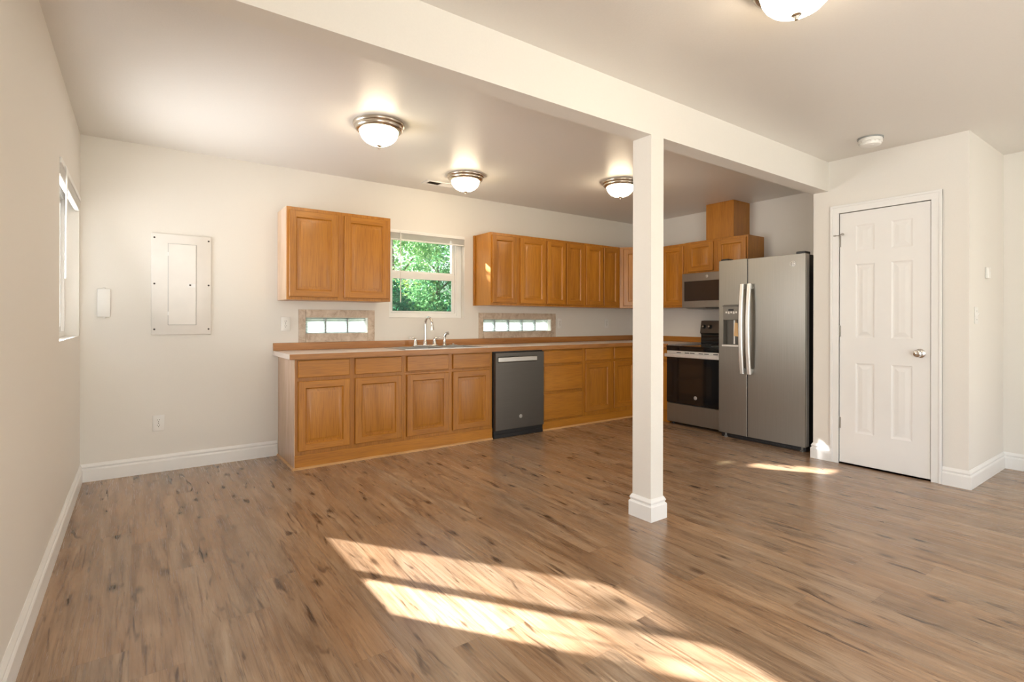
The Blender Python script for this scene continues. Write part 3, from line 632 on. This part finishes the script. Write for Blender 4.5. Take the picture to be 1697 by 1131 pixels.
bm = BM(); lathe(bm, (2.600, yf, zf+0.013), [(0, 0), (0.024, 0), (0.022, 0.012), (0.016, 0.035), (0.014, 0.045), (0, 0.046)], 24)
pts = [Vector((2.600, yf, zf+0.05)), Vector((2.600, yf, zf+0.14)), Vector((2.600, yf, zf+0.215))]
for k in range(1, 10):
    a = PI*k/9*0.95; pts.append(Vector((2.600+0.010*(1-math.cos(a)), yf-0.052*(1-math.cos(a)), zf+0.215+0.062*math.sin(a))))
pts.append(pts[-1]+Vector((0.001, -0.004, -0.025)))
tube(bm, pts, [0.012]*(len(pts)-1)+[0.012], 16); e = pts[-1]
lathe(bm, e, [(0, 0.012), (0.012, 0.012), (0.014, 0), (0.018, -0.030), (0.019, -0.042), (0.015, -0.045), (0, -0.045)], 20); obj('spout', bm, MT['chrome'], t, 45)
for x, s in ((2.498, -1), (2.702, 1)):
    bm = BM(); lathe(bm, (x, yf, zf+0.013), [(0, 0), (0.023, 0), (0.020, 0.014), (0.014, 0.040), (0.012, 0.052), (0.013, 0.060), (0.008, 0.066), (0, 0.067)], 24)
    tube(bm, [(x, yf, zf+0.068), (x+s*0.020, yf-0.003, zf+0.079), (x+s*0.050, yf-0.006, zf+0.084), (x+s*0.078, yf-0.008, zf+0.083)], [0.009, 0.008, 0.006, 0.005], 12); obj('lever_handle', bm, MT['chrome'], t, 45)
bm = BM(); x, y = 2.812, -0.118
lathe(bm, (x, y, zf), [(0, 0), (0.024, 0), (0.022, 0.010), (0.014, 0.022), (0.013, 0.060), (0.015, 0.085), (0, 0.086)], 22)
tube(bm, [(x, y, zf+0.08), (x+0.004, y-0.004, zf+0.105), (x+0.016, y-0.016, zf+0.122), (x+0.034, y-0.030, zf+0.126)], [0.014, 0.014, 0.015, 0.017], 16)
tag(obj('side_sprayer', bm, MT['chrome'], smooth=45, origin=(x, y, zf)), 'small steel side sprayer standing right of the gooseneck faucet', 'sprayer')

# ================================================================ APPLIANCES
def badge(F, parent, u, v, n, r):
    bm = BM(); c = F(u, v, n); ax = F.n
    lathe(bm, c, [(0, 0.0), (r, 0.0), (r, 0.0015), (r*0.9, 0.0022), (0, 0.0022)], 32, ax)
    # raised ring and interlaced script strokes
    ring = [F(u+r*0.78*math.cos(2*PI*k/28), v+r*0.78*math.sin(2*PI*k/28), n+0.0024) for k in range(29)]
    tube(bm, ring, r*0.07, 6, mi=1)
    def stroke(f): tube(bm, [F(u+r*x, v+r*y, n+0.0026) for x, y in f], r*0.075, 6, mi=1)
    stroke([(-0.05+0.28*math.cos(t_)-0.17, 0.30*math.sin(t_)+0.02) for t_ in [0.6+k*0.45 for k in range(12)]])
    stroke([(0.45, 0.28), (0.30, 0.40), (0.16, 0.22), (0.30, 0.05), (0.14, -0.10), (0.22, -0.34), (0.46, -0.22)])
    for q in range(4):
        a = q*PI/2+0.5; stroke([(0.60*math.cos(a), 0.60*math.sin(a)), (0.5*math.cos(a+0.35), 0.5*math.sin(a+0.35)), (0.58*math.cos(a+0.7), 0.58*math.sin(a+0.7))])
    return obj('badge', bm, [MT['silver'], MT['grey']], parent, 40, label='round silver maker emblem')
# dishwasher
t = thing('dishwasher', FB(3.40, 0, 0.3), 'dark slate built-in dishwasher between the oak base cabinets', 'dishwasher')
bm = BM(); fbox(bm, FB, (3.096, 0.075, 0.02), (3.708, 0.840, 0.560)); obj('tub', bm, MT['black'], t, label='black tub edge')
bm = BM(); slab(bm, FB, 3.104, 3.700, 0.078, 0.828, 0.562, 0.600, ((3.132, 3.612, 0.732, 0.790),), [(0.003, -0.002), (0.006, -0.016)], edge=0.004); dd = obj('door', bm, MT['slate_dark'], t, 30)
bm = BM(); fbox(bm, FB, (3.136, 0.738, 0.590), (3.608, 0.784, 0.604), 0.004); obj('handle', bm, MT['steel'], dd, label='bright steel pocket handle')
badge(FB, dd, 3.405, 0.194, 0.600, 0.018)
bm = BM(); fbox(bm, FB, (3.098, 0.0, 0.30), (3.702, 0.074, 0.575)); fbox(bm, FB, (3.10, 0.004, 0.575), (3.70, 0.040, 0.582), 0.003); obj('kick_plate', bm, MT['black'], t, label='black kick plate')
# range
FX = 0.700; RG0, RG1 = 1.034, 1.734
t = thing('range', FR(1.38, 0, 0.35), 'freestanding slate and black glass range beside the refrigerator', 'range')
bm = BM(); fbox(bm, FR, (RG0, 0.028, 0.02), (RG1, 0.850, FX-0.045), 0.002); obj('body', bm, MT['black'], t)
for u in (RG0+0.03, RG1-0.03):
    for n in (0.08, FX-0.09):
        bm = BM(); lathe(bm, FR(u, 0.0, n), [(0, 0), (0.018, 0), (0.018, 0.012), (0.008, 0.014), (0.008, 0.028), (0, 0.028)], 14); obj('foot', bm, MT['black'], t)
bm = BM(); slab(bm, FR, RG0+0.002, RG1-0.002, 0.030, 0.236, FX-0.044, FX-0.004, edge=0.004); dr = obj('storage_drawer', bm, MT['slate'], t, 30, label='slate storage drawer')
bm = BM(); fbox(bm, FR, (RG0+0.002, 0.243, FX-0.044), (RG1-0.002, 0.770, FX), 0.004); od = obj('oven_door', bm, MT['blackglass'], t, label='black glass oven door')
bm = BM(); fbox(bm, FR, (RG0+0.14, 0.36, FX), (RG1-0.14, 0.665, FX+0.0012), 0.0005); obj('oven_window', bm, MT['ovenglass'], od)
bm = BM(); fbox(bm, FR, (RG0+0.004, 0.744, FX+0.030), (RG1-0.004, 0.782, FX+0.046), 0.006)
for u in (RG0+0.03, RG1-0.03): fbox(bm, FR, (u-0.012, 0.750, FX), (u+0.012, 0.776, FX+0.034), 0.002)
obj('handle', bm, MT['handle'], od, label='wide flat steel oven handle')
badge(FR, od, 1.403, 0.322, FX, 0.019)
bm = BM(); fbox(bm, FR, (RG0+0.002, 0.776, FX-0.044), (RG1-0.002, 0.812, FX-0.004), 0.003)
for k in range(6): fbox(bm, FR, (RG0+0.13+k*0.085+(0.02 if k % 2 else 0), 0.790, FX-0.006), (RG0+0.185+k*0.085+(0.02 if k % 2 else 0), 0.798, FX-0.003), mi=1)
obj('vent_trim', bm, [MT['handle'], MT['dark']], t, label='steel trim with dark vent slots')
bm = BM(); fbox(bm, FR, (RG0-0.002, 0.851, 0.065), (RG1+0.002, 0.868, FX+0.004), 0.004); fbox(bm, FR, (RG0, 0.813, FX-0.06), (RG1, 0.850, FX), 0.003); ct = obj('cooktop', bm, MT['blackglass'], t, label='black glass cooktop')
for u, n, r in ((1.20, 0.50, 0.10), (1.56, 0.50, 0.085), (1.20, 0.24, 0.075), (1.56, 0.24, 0.10)):
    bm = BM(); lathe(bm, FR(u, 0.868, n), [(r, 0.0002), (r, 0.0008), (r-0.004, 0.0008), (r-0.004, 0.0002)], 36); obj('burner_ring', bm, MT['grey'], ct)
bm = BM(); prism(bm, Frame((0, -RG0-0.006, 0), (-1, 0, 0), (0, -1, 0)), [(-XR+0.004+0, 0.868), (-XR+0.064, 0.868), (-XR+0.064, 0.975), (-XR+0.088, 1.000), (-XR+0.060, 1.140), (-XR+0.004, 1.145)], 0, RG1-RG0-0.012)
bg_ = obj('backguard', bm, MT['slate_dark'], t, label='sloped slate control panel')
bm = BM(); fbox(bm, FR, (RG0+0.008, 0.869, 0.0645), (RG1-0.008, 0.972, 0.070), 0.002); obj('backguard_base', bm, MT['blackglass'], bg_)
sl = Vector((-0.140, 0, 0.028)).normalized(); sl = Vector((-0.98, 0, 0.196))
for u in (1.088, 1.165, 1.605, 1.68):
    bm = BM(); c = FR(u, 1.070, 0.0755)
    lathe(bm, c, [(0, -0.004), (0.026, -0.004), (0.026, 0.004), (0.021, 0.006), (0.019, 0.024), (0.016, 0.027), (0, 0.027)], 26, sl)
    k = obj('knob', bm, MT['black'], bg_, 40)
    bm = BM(); lathe(bm, c+sl*0.0275, [(0, 0), (0.011, 0), (0.011, 0.0012), (0, 0.0012)], 20, sl); obj('knob_cap', bm, MT['steel'], k, label='steel knob cap')
bm = BM(); c = FR(1.39, 1.070, 0.0755); FK = Frame((c.x-0.0005, c.y, 0), (0, -1, 0), (-1, 0, 0))
q = [FR(1.295, 1.030, 0.0825), FR(1.485, 1.030, 0.0825), FR(1.485, 1.105, 0.0680), FR(1.295, 1.105, 0.0680)]
A = [bm.verts.new(p_) for p_ in q]; B = [bm.verts.new(p_+sl*0.003) for p_ in q]; bm.faces.new(B); [bm.faces.new((A[i], A[(i+1) % 4], B[(i+1) % 4], B[i])) for i in range(4)]
bmesh.ops.recalc_face_normals(bm, faces=bm.faces[:]); obj('display', bm, MT['blackglass'], bg_, label='black clock display')
# microwave over the range
t = thing('microwave', FR(1.38, 1.285, 0.2), 'slate over-the-range microwave with dark window', 'microwave')
m0, m1, mz0, mz1, mn = 1.012, 1.762, 1.288, 1.678, 0.395
bm = BM(); prism(bm, Frame((0, -m0, 0), (-1, 0, 0), (0, -1, 0)), [(-XR+0.002, mz0-0.012), (-XR+0.25, mz0-0.012), (-XR+mn-0.03, mz0+0.004), (-XR+mn-0.03, mz1), (-XR+0.002, mz1)], 0, m1-m0); obj('body', bm, MT['grey'], t)
bm = BM(); slab(bm, FR, m0, m1, mz0, mz1, mn-0.029, mn, ((m0+0.030, m1-0.16, mz0+0.075, mz1-0.088),), [(0.002, -0.004)], edge=0.004); md = obj('door', bm, MT['slate'], t, 30)
bm = BM(); fbox(bm, FR, (m0+0.033, mz0+0.078, mn-0.004), (m1-0.163, mz1-0.091, mn-0.001)); obj('window', bm, MT['mwglass'], md, label='dark smoked window')
bm = BM(); fbox(bm, FR, (m1-0.14, mz0+0.075, mn), (m1-0.01, mz1-0.088, mn+0.002), 0.001); obj('keypad', bm, MT['blackglass'], md)
bm = BM(); fbox(bm, FR, (m0+0.30, mz0-0.006, mn-0.10), (m1-0.06, mz0+0.004, mn-0.010), 0.002); obj('vent_grille', bm, MT['black'], t)
badge(FR, md, m0+0.32, mz1-0.044, mn, 0.016)
# refrigerator
FF = XR-5.0   # front plane distance from wall
f0, fm, f1 = 1.742, 2.040, 2.566
t = thing('refrigerator', FR(2.15, 0, 0.4), 'slate side-by-side refrigerator with ice dispenser next to the white door', 'refrigerator')
bm = BM(); fbox(bm, FR, (1.772, 0.030, 0.05), (f1-0.004, 1.722, FF-0.075), 0.004)
for k in range(3): fbox(bm, FR, (f1-0.004, 0.04, 0.25+0.13*k), (f1-0.001, 1.70, 0.256+0.13*k))
obj('cabinet_shell', bm, MT['black'], t, label='black cabinet side')
ds = (1.790, 1.962, 0.905, 1.285)
bm = BM(); slab(bm, FR, f0, fm-0.006, 0.045, 1.732, FF-0.062, FF, (ds,), edge=0.002, through=True); fd = obj('freezer_door', bm, MT['slate'], t, 40)
bm = BM(); slab(bm, FR, fm+0.004, f1, 0.045, 1.728, FF-0.062, FF, edge=0.0015); rd = obj('fridge_door', bm, MT['slate'], t, 40)
bm = BM(); fbox(bm, FR, (fm-0.0058, 0.05, FF-0.070), (fm+0.0038, 1.722, FF-0.003)); fbox(bm, FR, (f0+0.004, 0.046, FF-0.0745), (f1-0.002, 1.727, FF-0.0625)); obj('gasket', bm, MT['black'], t, label='black door gasket and a dark strip painted into the gap')  # front strip blackens the slit between the doors in place of shade
bm = BM(); fbox(bm, FR, (f1+0.0002, 0.05, FF-0.060), (f1+0.003, 1.724, FF-0.012), 0.001); obj('door_edge', bm, MT['silver'], rd, label='pale metallic door edge')
def fridge_handle(parent, u):
    bm = BM(); Z = [0.640+(1.490-0.640)*k/16 for k in range(17)]; rings = []
    for k, z in enumerate(Z):
        s = k/16*2-1; n = FF+0.030+0.030*(1-s*s); w = 0.019
        rings.append([bm.verts.new(FR(u+a*w, z, n+b)) for a, b in ((-1, 0), (-1, 0.010), (-0.6, 0.016), (0.6, 0.016), (1, 0.010), (1, 0))])
    for A, B in zip(rings, rings[1:]):
        for i in range(6): bm.faces.new((A[i], A[(i+1) % 6], B[(i+1) % 6], B[i]))
    bm.faces.new(rings[0]); bm.faces.new(rings[-1][::-1])
    for z in (0.665, 1.465): fbox(bm, FR, (u-0.012, z-0.025, FF), (u+0.012, z+0.025, FF+0.034), 0.003)
    bmesh.ops.recalc_face_normals(bm, faces=bm.faces[:]); obj('handle', bm, MT['handle'], parent, 35, label='curved silver handle')
fridge_handle(fd, fm-0.034); fridge_handle(rd, fm+0.036)
bm = BM(); a, b, c, d = ds
fbox(bm, FR, (a, c, FF-0.061), (b, d, FF-0.055), mi=1)
fbox(bm, FR, (a+0.001, 1.150, FF-0.050), (b-0.001, d-0.001, FF+0.002), 0.003, mi=0)
fbox(bm, FR, (a-0.010, c-0.016, FF-0.050), (b+0.010, c+0.004, FF+0.012), 0.004, mi=2)
fbox(bm, FR, (a+0.08, c+0.01, FF-0.055), (a+0.098, 1.15, FF-0.045), 0.003, mi=2)
prism(bm, Frame((XR-FF+0.0, 0, 0), (0, -1, 0), (-1, 0, 0)), [(a-0.012, d-0.002), (a+0.02, d+0.012), (b-0.02, d+0.014), (b+0.012, d-0.002)], 0.0, 0.012, mi=1)
dp = obj('dispenser', bm, [MT['grey'], MT['slate_dark'], MT['handle']], fd, label='ice and water dispenser recess')
bm = BM()
for k in range(5): fbox(bm, FR, (a+0.025+0.026*k, 1.215-0.006*(k % 2), FF+0.0022), (a+0.042+0.026*k, 1.232, FF+0.003), 0.0003)
fbox(bm, FR, (a+0.055, 1.238, FF+0.0022), (a+0.110, 1.256, FF+0.003), mi=1); obj('control_buttons', bm, [MT['silver'], MT['black']], fd)
bm = BM(); prism(bm, Frame((XR-FF+0.012, 0, 0), (0, -1, 0), (-1, 0, 0)), [(1.896, 0.995), (1.941, 0.990), (1.936, 1.120), (1.905, 1.124)], 0.0, 0.004); tube(bm, [FR(1.920, 1.12, FF-0.010), FR(1.920, 1.150, FF-0.006)], 0.002, 6)
tag(obj('hang_tag', bm, MT['tag'], origin=FR(1.935, 1.0, FF-0.012)), 'tan card tag hanging in the refrigerator dispenser', 'tag')
badge(FR, rd, 2.458, 1.645, FF, 0.025)
for u in (f0+0.04, f1-0.06):
    bm = BM(); fbox(bm, FR, (u-0.03, 1.7225, FF-0.11), (u+0.05, 1.750, FF-0.015), 0.006); obj('hinge_cover', bm, MT['black'], t)
bm = BM(); fbox(bm, FR, (f0+0.01, 0.0, FF-0.12), (f1-0.01, 0.040, FF-0.035), 0.004)
for k in range(14): fbox(bm, FR, (f0+0.05+k*0.05, 0.012, FF-0.036), (f0+0.085+k*0.05, 0.020, FF-0.032))
obj('base_grille', bm, MT['black'], t, label='black base grille')
for u in (f0+0.06, f1-0.04):
    bm = BM(); lathe(bm, FR(u, 0.0, FF-0.030), [(0, 0), (0.018, 0), (0.018, 0.010), (0.010, 0.014), (0.010, 0.040), (0, 0.040)], 16); obj('foot', bm, MT['grey'], t)

# ================================================================ FITTINGS ON WALLS
# breaker panel
t = thing('breaker_panel', FB(0.602, 1.03, 0.01), 'large white flush breaker panel on the back wall', 'electrical panel')
bm = BM(); fbox(bm, FB, (0.409, 1.029, 0.0005), (0.797, 1.792, 0.012), 0.004); obj('cover_plate', bm, MT['panelpaint'], t, 35)
bm = BM(); slab(bm, FB, 0.515, 0.694, 1.104, 1.719, 0.0125, 0.016, edge=0.001); pd_ = obj('panel_door', bm, MT['panelpaint'], t)
bm = BM(); fbox(bm, FB, (0.640, 1.392, 0.016), (0.692, 1.420, 0.0185), 0.001); fbox(bm, FB, (0.650, 1.403, 0.0185), (0.662, 1.415, 0.020), mi=1); obj('latch', bm, [MT['trim'], MT['slot']], pd_)
bm = BM()
for q in ((0.512, 1.102, 0.5145, 1.721), (0.6945, 1.102, 0.697, 1.721), (0.512, 1.1015, 0.697, 1.1035), (0.512, 1.7195, 0.697, 1.7215)): fbox(bm, FB, (q[0], q[1], 0.0121), (q[2], q[3], 0.0126))
obj('door_gap', bm, MT['grout'], t)
for z in (1.19, 1.64):
    bm = BM(); fbox(bm, FB, (0.510, z-0.014, 0.0127), (0.519, z+0.014, 0.0175), 0.001); obj('hinge', bm, MT['trim'], t)
for x in (0.428, 0.779):
    for z in (1.070, 1.412, 1.758):
        bm = BM(); lathe(bm, FB(x, z, 0.012), [(0, 0.003), (0.004, 0.003), (0.0065, 0.001), (0.0065, 0)], 16, (0, -1, 0)); obj('screw', bm, MT['slot'], t, label='dark screw head')
# small white cover box beside it
t = thing('cover_box', FB(0.131, 1.16, 0.012), 'small plain white plastic cover beside the breaker panel', 'cover plate')
bm = BM(); fbox(bm, FB, (0.094, 1.160, 0.0005), (0.169, 1.362, 0.022), 0.006); obj('cover', bm, MT['plastic'], t, 40)
for z in (1.157, 1.366):
    bm = BM(); fbox(bm, FB, (0.124, z-0.006, 0.004), (0.140, z+0.006, 0.016), 0.003); obj('clip', bm, MT['plastic'], t)
# outlets and switches
def outlet(F, u, v, label, group):
    t = thing('wall_outlet', F(u, v, 0), label, 'outlet', group)
    bm = BM(); fbox(bm, F, (u-0.037, v-0.059, 0.0005), (u+0.037, v+0.059, 0.006), 0.003); obj('cover_plate', bm, MT['plastic'], t, 40)
    for s in (-1, 1):
        bm = BM(); c = v+s*0.020
        prism(bm, F, [(u+0.0165*math.cos(k*PI/12), c+0.014*math.sin(k*PI/12)) for k in range(24)], 0.006, 0.008); r = obj('receptacle', bm, MT['plastic'], t)
        bm = BM()
        for x in (-0.0065, 0.0065): fbox(bm, F, (u+x-0.0012, c+0.0005, 0.008), (u+x+0.0012, c+0.0085, 0.0084))
        lathe(bm, F(u, c-0.0065, 0.008), [(0, 0.0004), (0.0028, 0.0004), (0.0028, 0)], 12, F.n); obj('slots', bm, MT['slot'], r)
    bm = BM(); lathe(bm, F(u, v, 0.006), [(0, 0.0015), (0.003, 0.001), (0.0035, 0)], 12, F.n); obj('screw', bm, MT['grey'], t)
    return t
GO = 'white duplex outlets on the kitchen walls'
o1 = outlet(FB, 0.4555, 0.366, 'white duplex outlet low on the wall under the breaker panel', GO)
copy_tree(o1, FB(1.349, 1.108, 0), 'white duplex outlet left of the three-block window')
copy_tree(o1, FB(4.430, 1.105, 0), 'white outlet just right of the five-block window')
copy_tree(o1, FB(5.228, 1.104, 0), 'white outlet near the corner under the last wall cabinet')
t = thing('light_switch', FQ(5.060, 1.183, 0), 'white toggle light switch on the pantry side wall', 'switch')
bm = BM(); fbox(bm, FQ, (5.024, 1.124, 0.0005), (5.096, 1.242, 0.006), 0.003); obj('cover_plate', bm, MT['plastic'], t, 40)
bm = BM(); prism(bm, Frame((5.056, YP1, 0), (0, -1, 0), (1, 0, 0)), [(0.006, 1.172), (0.006, 1.194), (0.018, 1.203), (0.021, 1.197)], 0, 0.009); obj('toggle', bm, MT['plastic'], t)
for z in (1.153, 1.213):
    bm = BM(); lathe(bm, FQ(5.060, z, 0.006), [(0, 0.0015), (0.003, 0.001), (0.0035, 0)], 12, FQ.n); obj('screw', bm, MT['grey'], t)
t = thing('thermostat', FQ(5.316, 1.491, 0), 'slim white thermostat high on the pantry side wall', 'thermostat')
bm = BM(); fbox(bm, FQ, (5.288, 1.452, 0.0005), (5.344, 1.532, 0.022), 0.005); obj('housing', bm, MT['plastic'], t, 40)
bm = BM(); fbox(bm, FQ, (5.297, 1.500, 0.022), (5.335, 1.522, 0.0228)); obj('screen', bm, MT['panelpaint'], t)

# ================================================================ CEILING FITTINGS
t = thing('ceiling_light', (1.620, -1.415, H), 'lit flush dome ceiling light nearest the breaker panel', 'ceiling light', 'lit dome ceiling lights'); L1 = t
c = (1.620, -1.415, H)
bm = BM(); lathe(bm, c, [(0, -0.001), (0.166, -0.001), (0.168, -0.010), (0.162, -0.020), (0.156, -0.024), (0.157, -0.032), (0.150, -0.044), (0.140, -0.050), (0.127, -0.052), (0.124, -0.046), (0, -0.046)], 56); obj('metal_ring', bm, MT['nickel'], t, 50, label='brushed nickel ring')
bm = BM(); lathe(bm, c, [(0.125, -0.047), (0.1245, -0.056), (0.120, -0.076), (0.108, -0.098), (0.089, -0.117), (0.064, -0.131), (0.034, -0.139), (0, -0.142)], 56); obj('glass_bowl', bm, MT['bowl'], t, 60, label='glowing frosted glass bowl')
bm = BM(); lathe(bm, c, [(0, -0.140), (0.018, -0.140), (0.018, -0.146), (0.010, -0.150), (0.008, -0.156), (0.006, -0.164), (0, -0.166)], 24); obj('finial', bm, MT['nickel'], t, 50)
copy_tree(L1, (2.710, -0.695, H), 'lit flush dome ceiling light beside the ceiling vent')
copy_tree(L1, (3.985, -1.370, H), 'lit flush dome ceiling light partly hidden behind the white column')
copy_tree(L1, (2.337, -3.755, H), 'lit flush dome ceiling light cut by the top edge, in front of the beam')
t = thing('ceiling_vent', (2.655, -0.30, H), 'white ceiling register beside the dome light over the sink', 'vent')
bm = BM(); FC = Frame((0, 0, 0), (1, 0, 0), (0, -1, 0))
def cbox(bm, lo, hi, bev=0, mi=0): return box(bm, (lo[0], lo[1], H-hi[2]), (hi[0], hi[1], H-lo[2]), bev, mi)
for q in ((2.495, 2.530, -0.375, -0.245), (2.800, 2.835, -0.375, -0.245), (2.530, 2.800, -0.375, -0.350), (2.530, 2.800, -0.270, -0.245), (2.655, 2.672, -0.350, -0.270)): cbox(bm, (q[0], q[2], 0.0003), (q[1], q[3], 0.006), 0.001)
obj('frame', bm, MT['trim'], t)
bm = BM(); cbox(bm, (2.530, -0.350, 0.0003), (2.655, -0.270, 0.002)); cbox(bm, (2.672, -0.350, 0.0003), (2.800, -0.270, 0.002)); obj('backing', bm, MT['ventdark'], t)
for k in range(7):
    for a, b, s in ((2.531, 2.654, 1), (2.673, 2.799, -1)):
        bm = BM(); y = -0.345+0.0115*k; vs_ = [(a, y, H-0.0055), (b, y, H-0.0055), (b, y+0.006*s, H-0.0022), (a, y+0.006*s, H-0.0022)]
        A = [bm.verts.new(p_) for p_ in vs_]; B = [bm.verts.new(Vector(p_)+Vector((0, 0.0008, 0.0003))) for p_ in vs_]
        bm.faces.new(A); bm.faces.new(B[::-1]); [bm.faces.new((A[i], A[(i+1) % 4], B[(i+1) % 4], B[i])) for i in range(4)]
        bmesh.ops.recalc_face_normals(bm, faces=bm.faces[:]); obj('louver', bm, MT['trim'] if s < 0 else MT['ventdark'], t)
t = thing('smoke_detector', (4.540, -3.215, H), 'white round smoke detector on the ceiling above the pantry door', 'smoke detector'); c = (4.540, -3.215, H)
bm = BM(); lathe(bm, c, [(0, -0.0005), (0.078, -0.0005), (0.078, -0.008), (0, -0.008)], 44); obj('mounting_plate', bm, MT['grout'], t, 40)
bm = BM(); lathe(bm, c, [(0.072, -0.0085), (0.072, -0.028), (0.066, -0.032), (0.066, -0.040), (0.062, -0.052), (0.050, -0.057), (0, -0.058)], 44)
for k in range(16):
    a = 2*PI*k/16; tube(bm, [(c[0]+0.068*math.cos(a), c[1]+0.068*math.sin(a), H-0.029), (c[0]+0.068*math.cos(a), c[1]+0.068*math.sin(a), H-0.039)], 0.004, 6)
obj('housing', bm, MT['plastic'], t, 40)
bm = BM(); lathe(bm, (c[0]-0.02, c[1]-0.02, H-0.057), [(0, -0.003), (0.010, -0.003), (0.011, 0)], 18); obj('test_button', bm, MT['plastic'], t)

# ================================================================ OUTDOORS
bm = BM(); box(bm, (-40, -40, -0.7), (60, 70, -0.5)); struct(obj('ground', bm, MT['ground']))
bm = BM(); box(bm, (-12, -14, -0.5), (-0.4, 6, -0.46)); struct(obj('bounce_slab', bm, MT['concrete']))  # unseen slab, added pale to bounce sunlight in at the left window
def tree(label, x, y, blobs, trunk, mk, n, leaf, group, name='leafy_tree'):
    """blobs: (dx, dy, z, rx, ry, rz)"""
    t = thing(name, (x, y, -0.5), label, 'tree', group); rnd = random.Random(int(x*131+y*17)); vs, fs = [], []
    tot = sum(b[3]*b[4]*b[5] for b in blobs)
    for b in blobs:
        clumps = []
        for _ in range(26):
            while True:
                p = Vector((rnd.uniform(-1, 1), rnd.uniform(-1, 1), rnd.uniform(-1, 1)))
                if 0.2 < p.length < 1: break
            clumps.append(p)
        for _ in range(int(n*b[3]*b[4]*b[5]/tot)):
            p = rnd.choice(clumps)*0.92+Vector((rnd.gauss(0, 0.13), rnd.gauss(0, 0.13), rnd.gauss(0, 0.13)))
            c = Vector((b[0]+p.x*b[3], b[1]+p.y*b[4], b[2]+0.5+p.z*b[5]))
            d = Vector((rnd.gauss(0, 1), rnd.gauss(0, 1), rnd.gauss(-0.3, 0.7))).normalized(); s = d.orthogonal().normalized(); s = (Matrix.Rotation(rnd.uniform(0, 2*PI), 3, d) @ s)
            l = leaf*rnd.uniform(0.7, 1.3); w = l*0.36; i = len(vs); nn = d.cross(s)*l*0.12
            vs += [c, c+d*l*0.45+s*w+nn, c+d*l, c+d*l*0.45-s*w+nn]; fs.append((i, i+1, i+2, i+3))
    me = bpy.data.meshes.new('foliage'); me.from_pydata([tuple(v) for v in vs], [], fs); me.materials.append(mk)
    o = bpy.data.objects.new('foliage', me); COL.objects.link(o); o.parent = t
    bm = BM()
    if trunk:
        h, r = trunk; tube(bm, [(x, y, -0.5), (x+0.05, y, h*0.5), (x-0.03, y+0.05, h)], [r, r*0.75, r*0.35], 12)
        for k in range(6):
            a = k*1.1; z = h*(0.45+0.09*k); tube(bm, [(x, y, z), (x+0.5*math.cos(a), y+0.5*math.sin(a), z+0.45), (x+1.0*math.cos(a), y+1.0*math.sin(a), z+1.1)], [r*0.45, r*0.28, r*0.1], 8)
        obj('trunk', bm, MT['bark'], t, 50)
    return t
GT = 'trees and shrubs outside the kitchen window'
tree('dark blue-green drooping shrub at the left of the lower pane', 4.35, 5.0, [(0, 0, 1.15, 0.65, 0.6, 1.25), (-0.5, 0.3, 1.0, 0.6, 0.6, 1.1)], None, MT['lf_dark'], 9000, 0.07, GT, 'garden_shrub')
tree('bright green bushy shrub in the middle of the lower pane', 5.35, 5.9, [(0, 0, 0.95, 0.75, 0.7, 1.35), (0.5, 0.6, 0.9, 0.6, 0.6, 1.15)], None, MT['lf_pale'], 8000, 0.075, GT, 'garden_shrub')
tree('low dark glossy shrub at the bottom right of the lower pane', 5.15, 4.1, [(0.2, 0, 0.55, 0.75, 0.5, 0.95), (0.75, 0.2, 0.6, 0.6, 0.5, 1.0)], None, MT['lf_dark'], 6000, 0.085, GT, 'garden_shrub')
tree('yellow-green sunlit bush at the foot of the upper pane', 5.9, 8.3, [(0, 0, 1.25, 0.8, 0.7, 1.3), (0.75, 0.2, 1.1, 0.6, 0.6, 1.15)], None, MT['lf_yel'], 9000, 0.09, GT, 'garden_shrub')
tree('tall leafy tree with a thin trunk at the right of the upper pane', 10.2, 14.2, [(0, 0, 3.6, 1.6, 1.4, 1.4), (-0.5, 0, 2.2, 1.1, 1.0, 0.7), (-0.6, 0.3, 5.2, 1.5, 1.4, 1.4)], (5.0, 0.11), MT['lf_mid'], 8000, 0.115, GT)
tree('tall loose tree filling the left of the upper pane', 6.75, 10.7, [(0, 0, 3.7, 1.5, 1.4, 1.3), (-0.9, 0, 2.5, 1.3, 1.2, 1.0), (0.8, 0.5, 5.0, 1.5, 1.4, 1.4)], (5.2, 0.12), MT['lf_pale'], 8000, 0.115, GT)
tree('dark green hedge tree low behind the others', 9.8, 17.6, [(0, 0, 1.2, 3.2, 1.0, 1.7), (2.8, 0.2, 1.0, 2.0, 1.0, 1.5)], None, MT['lf_mid'], 6000, 0.20, GT, 'garden_shrub')
tree('loose young tree in the side yard beyond the left wall window', -3.9, 2.7, [(0.9, 0.55, 4.75, 0.95, 0.95, 0.55), (0.3, 0.2, 5.1, 0.9, 0.9, 0.6)], (4.6, 0.05), MT['lf_mid'], 1000, 0.12, None)
tree('broad dark shrub added out of view to block sun at the sink window', 0.45, 3.45, [(0.05, 0, 2.15, 0.58, 0.5, 1.38), (0.0, 0, 0.9, 0.7, 0.5, 1.3), (0.0, 0, 3.92, 0.14, 0.3, 0.45), (-0.17, 0, 3.32, 0.40, 0.35, 0.32), (-0.15, 0.1, 3.27, 0.42, 0.35, 0.33), (0.05, 0, 3.4, 0.16, 0.3, 0.4)], None, MT['lf_dark'], 19000, 0.12, None, 'garden_shrub')  # unseen shrub, crown shaped to keep sun off the lower sash
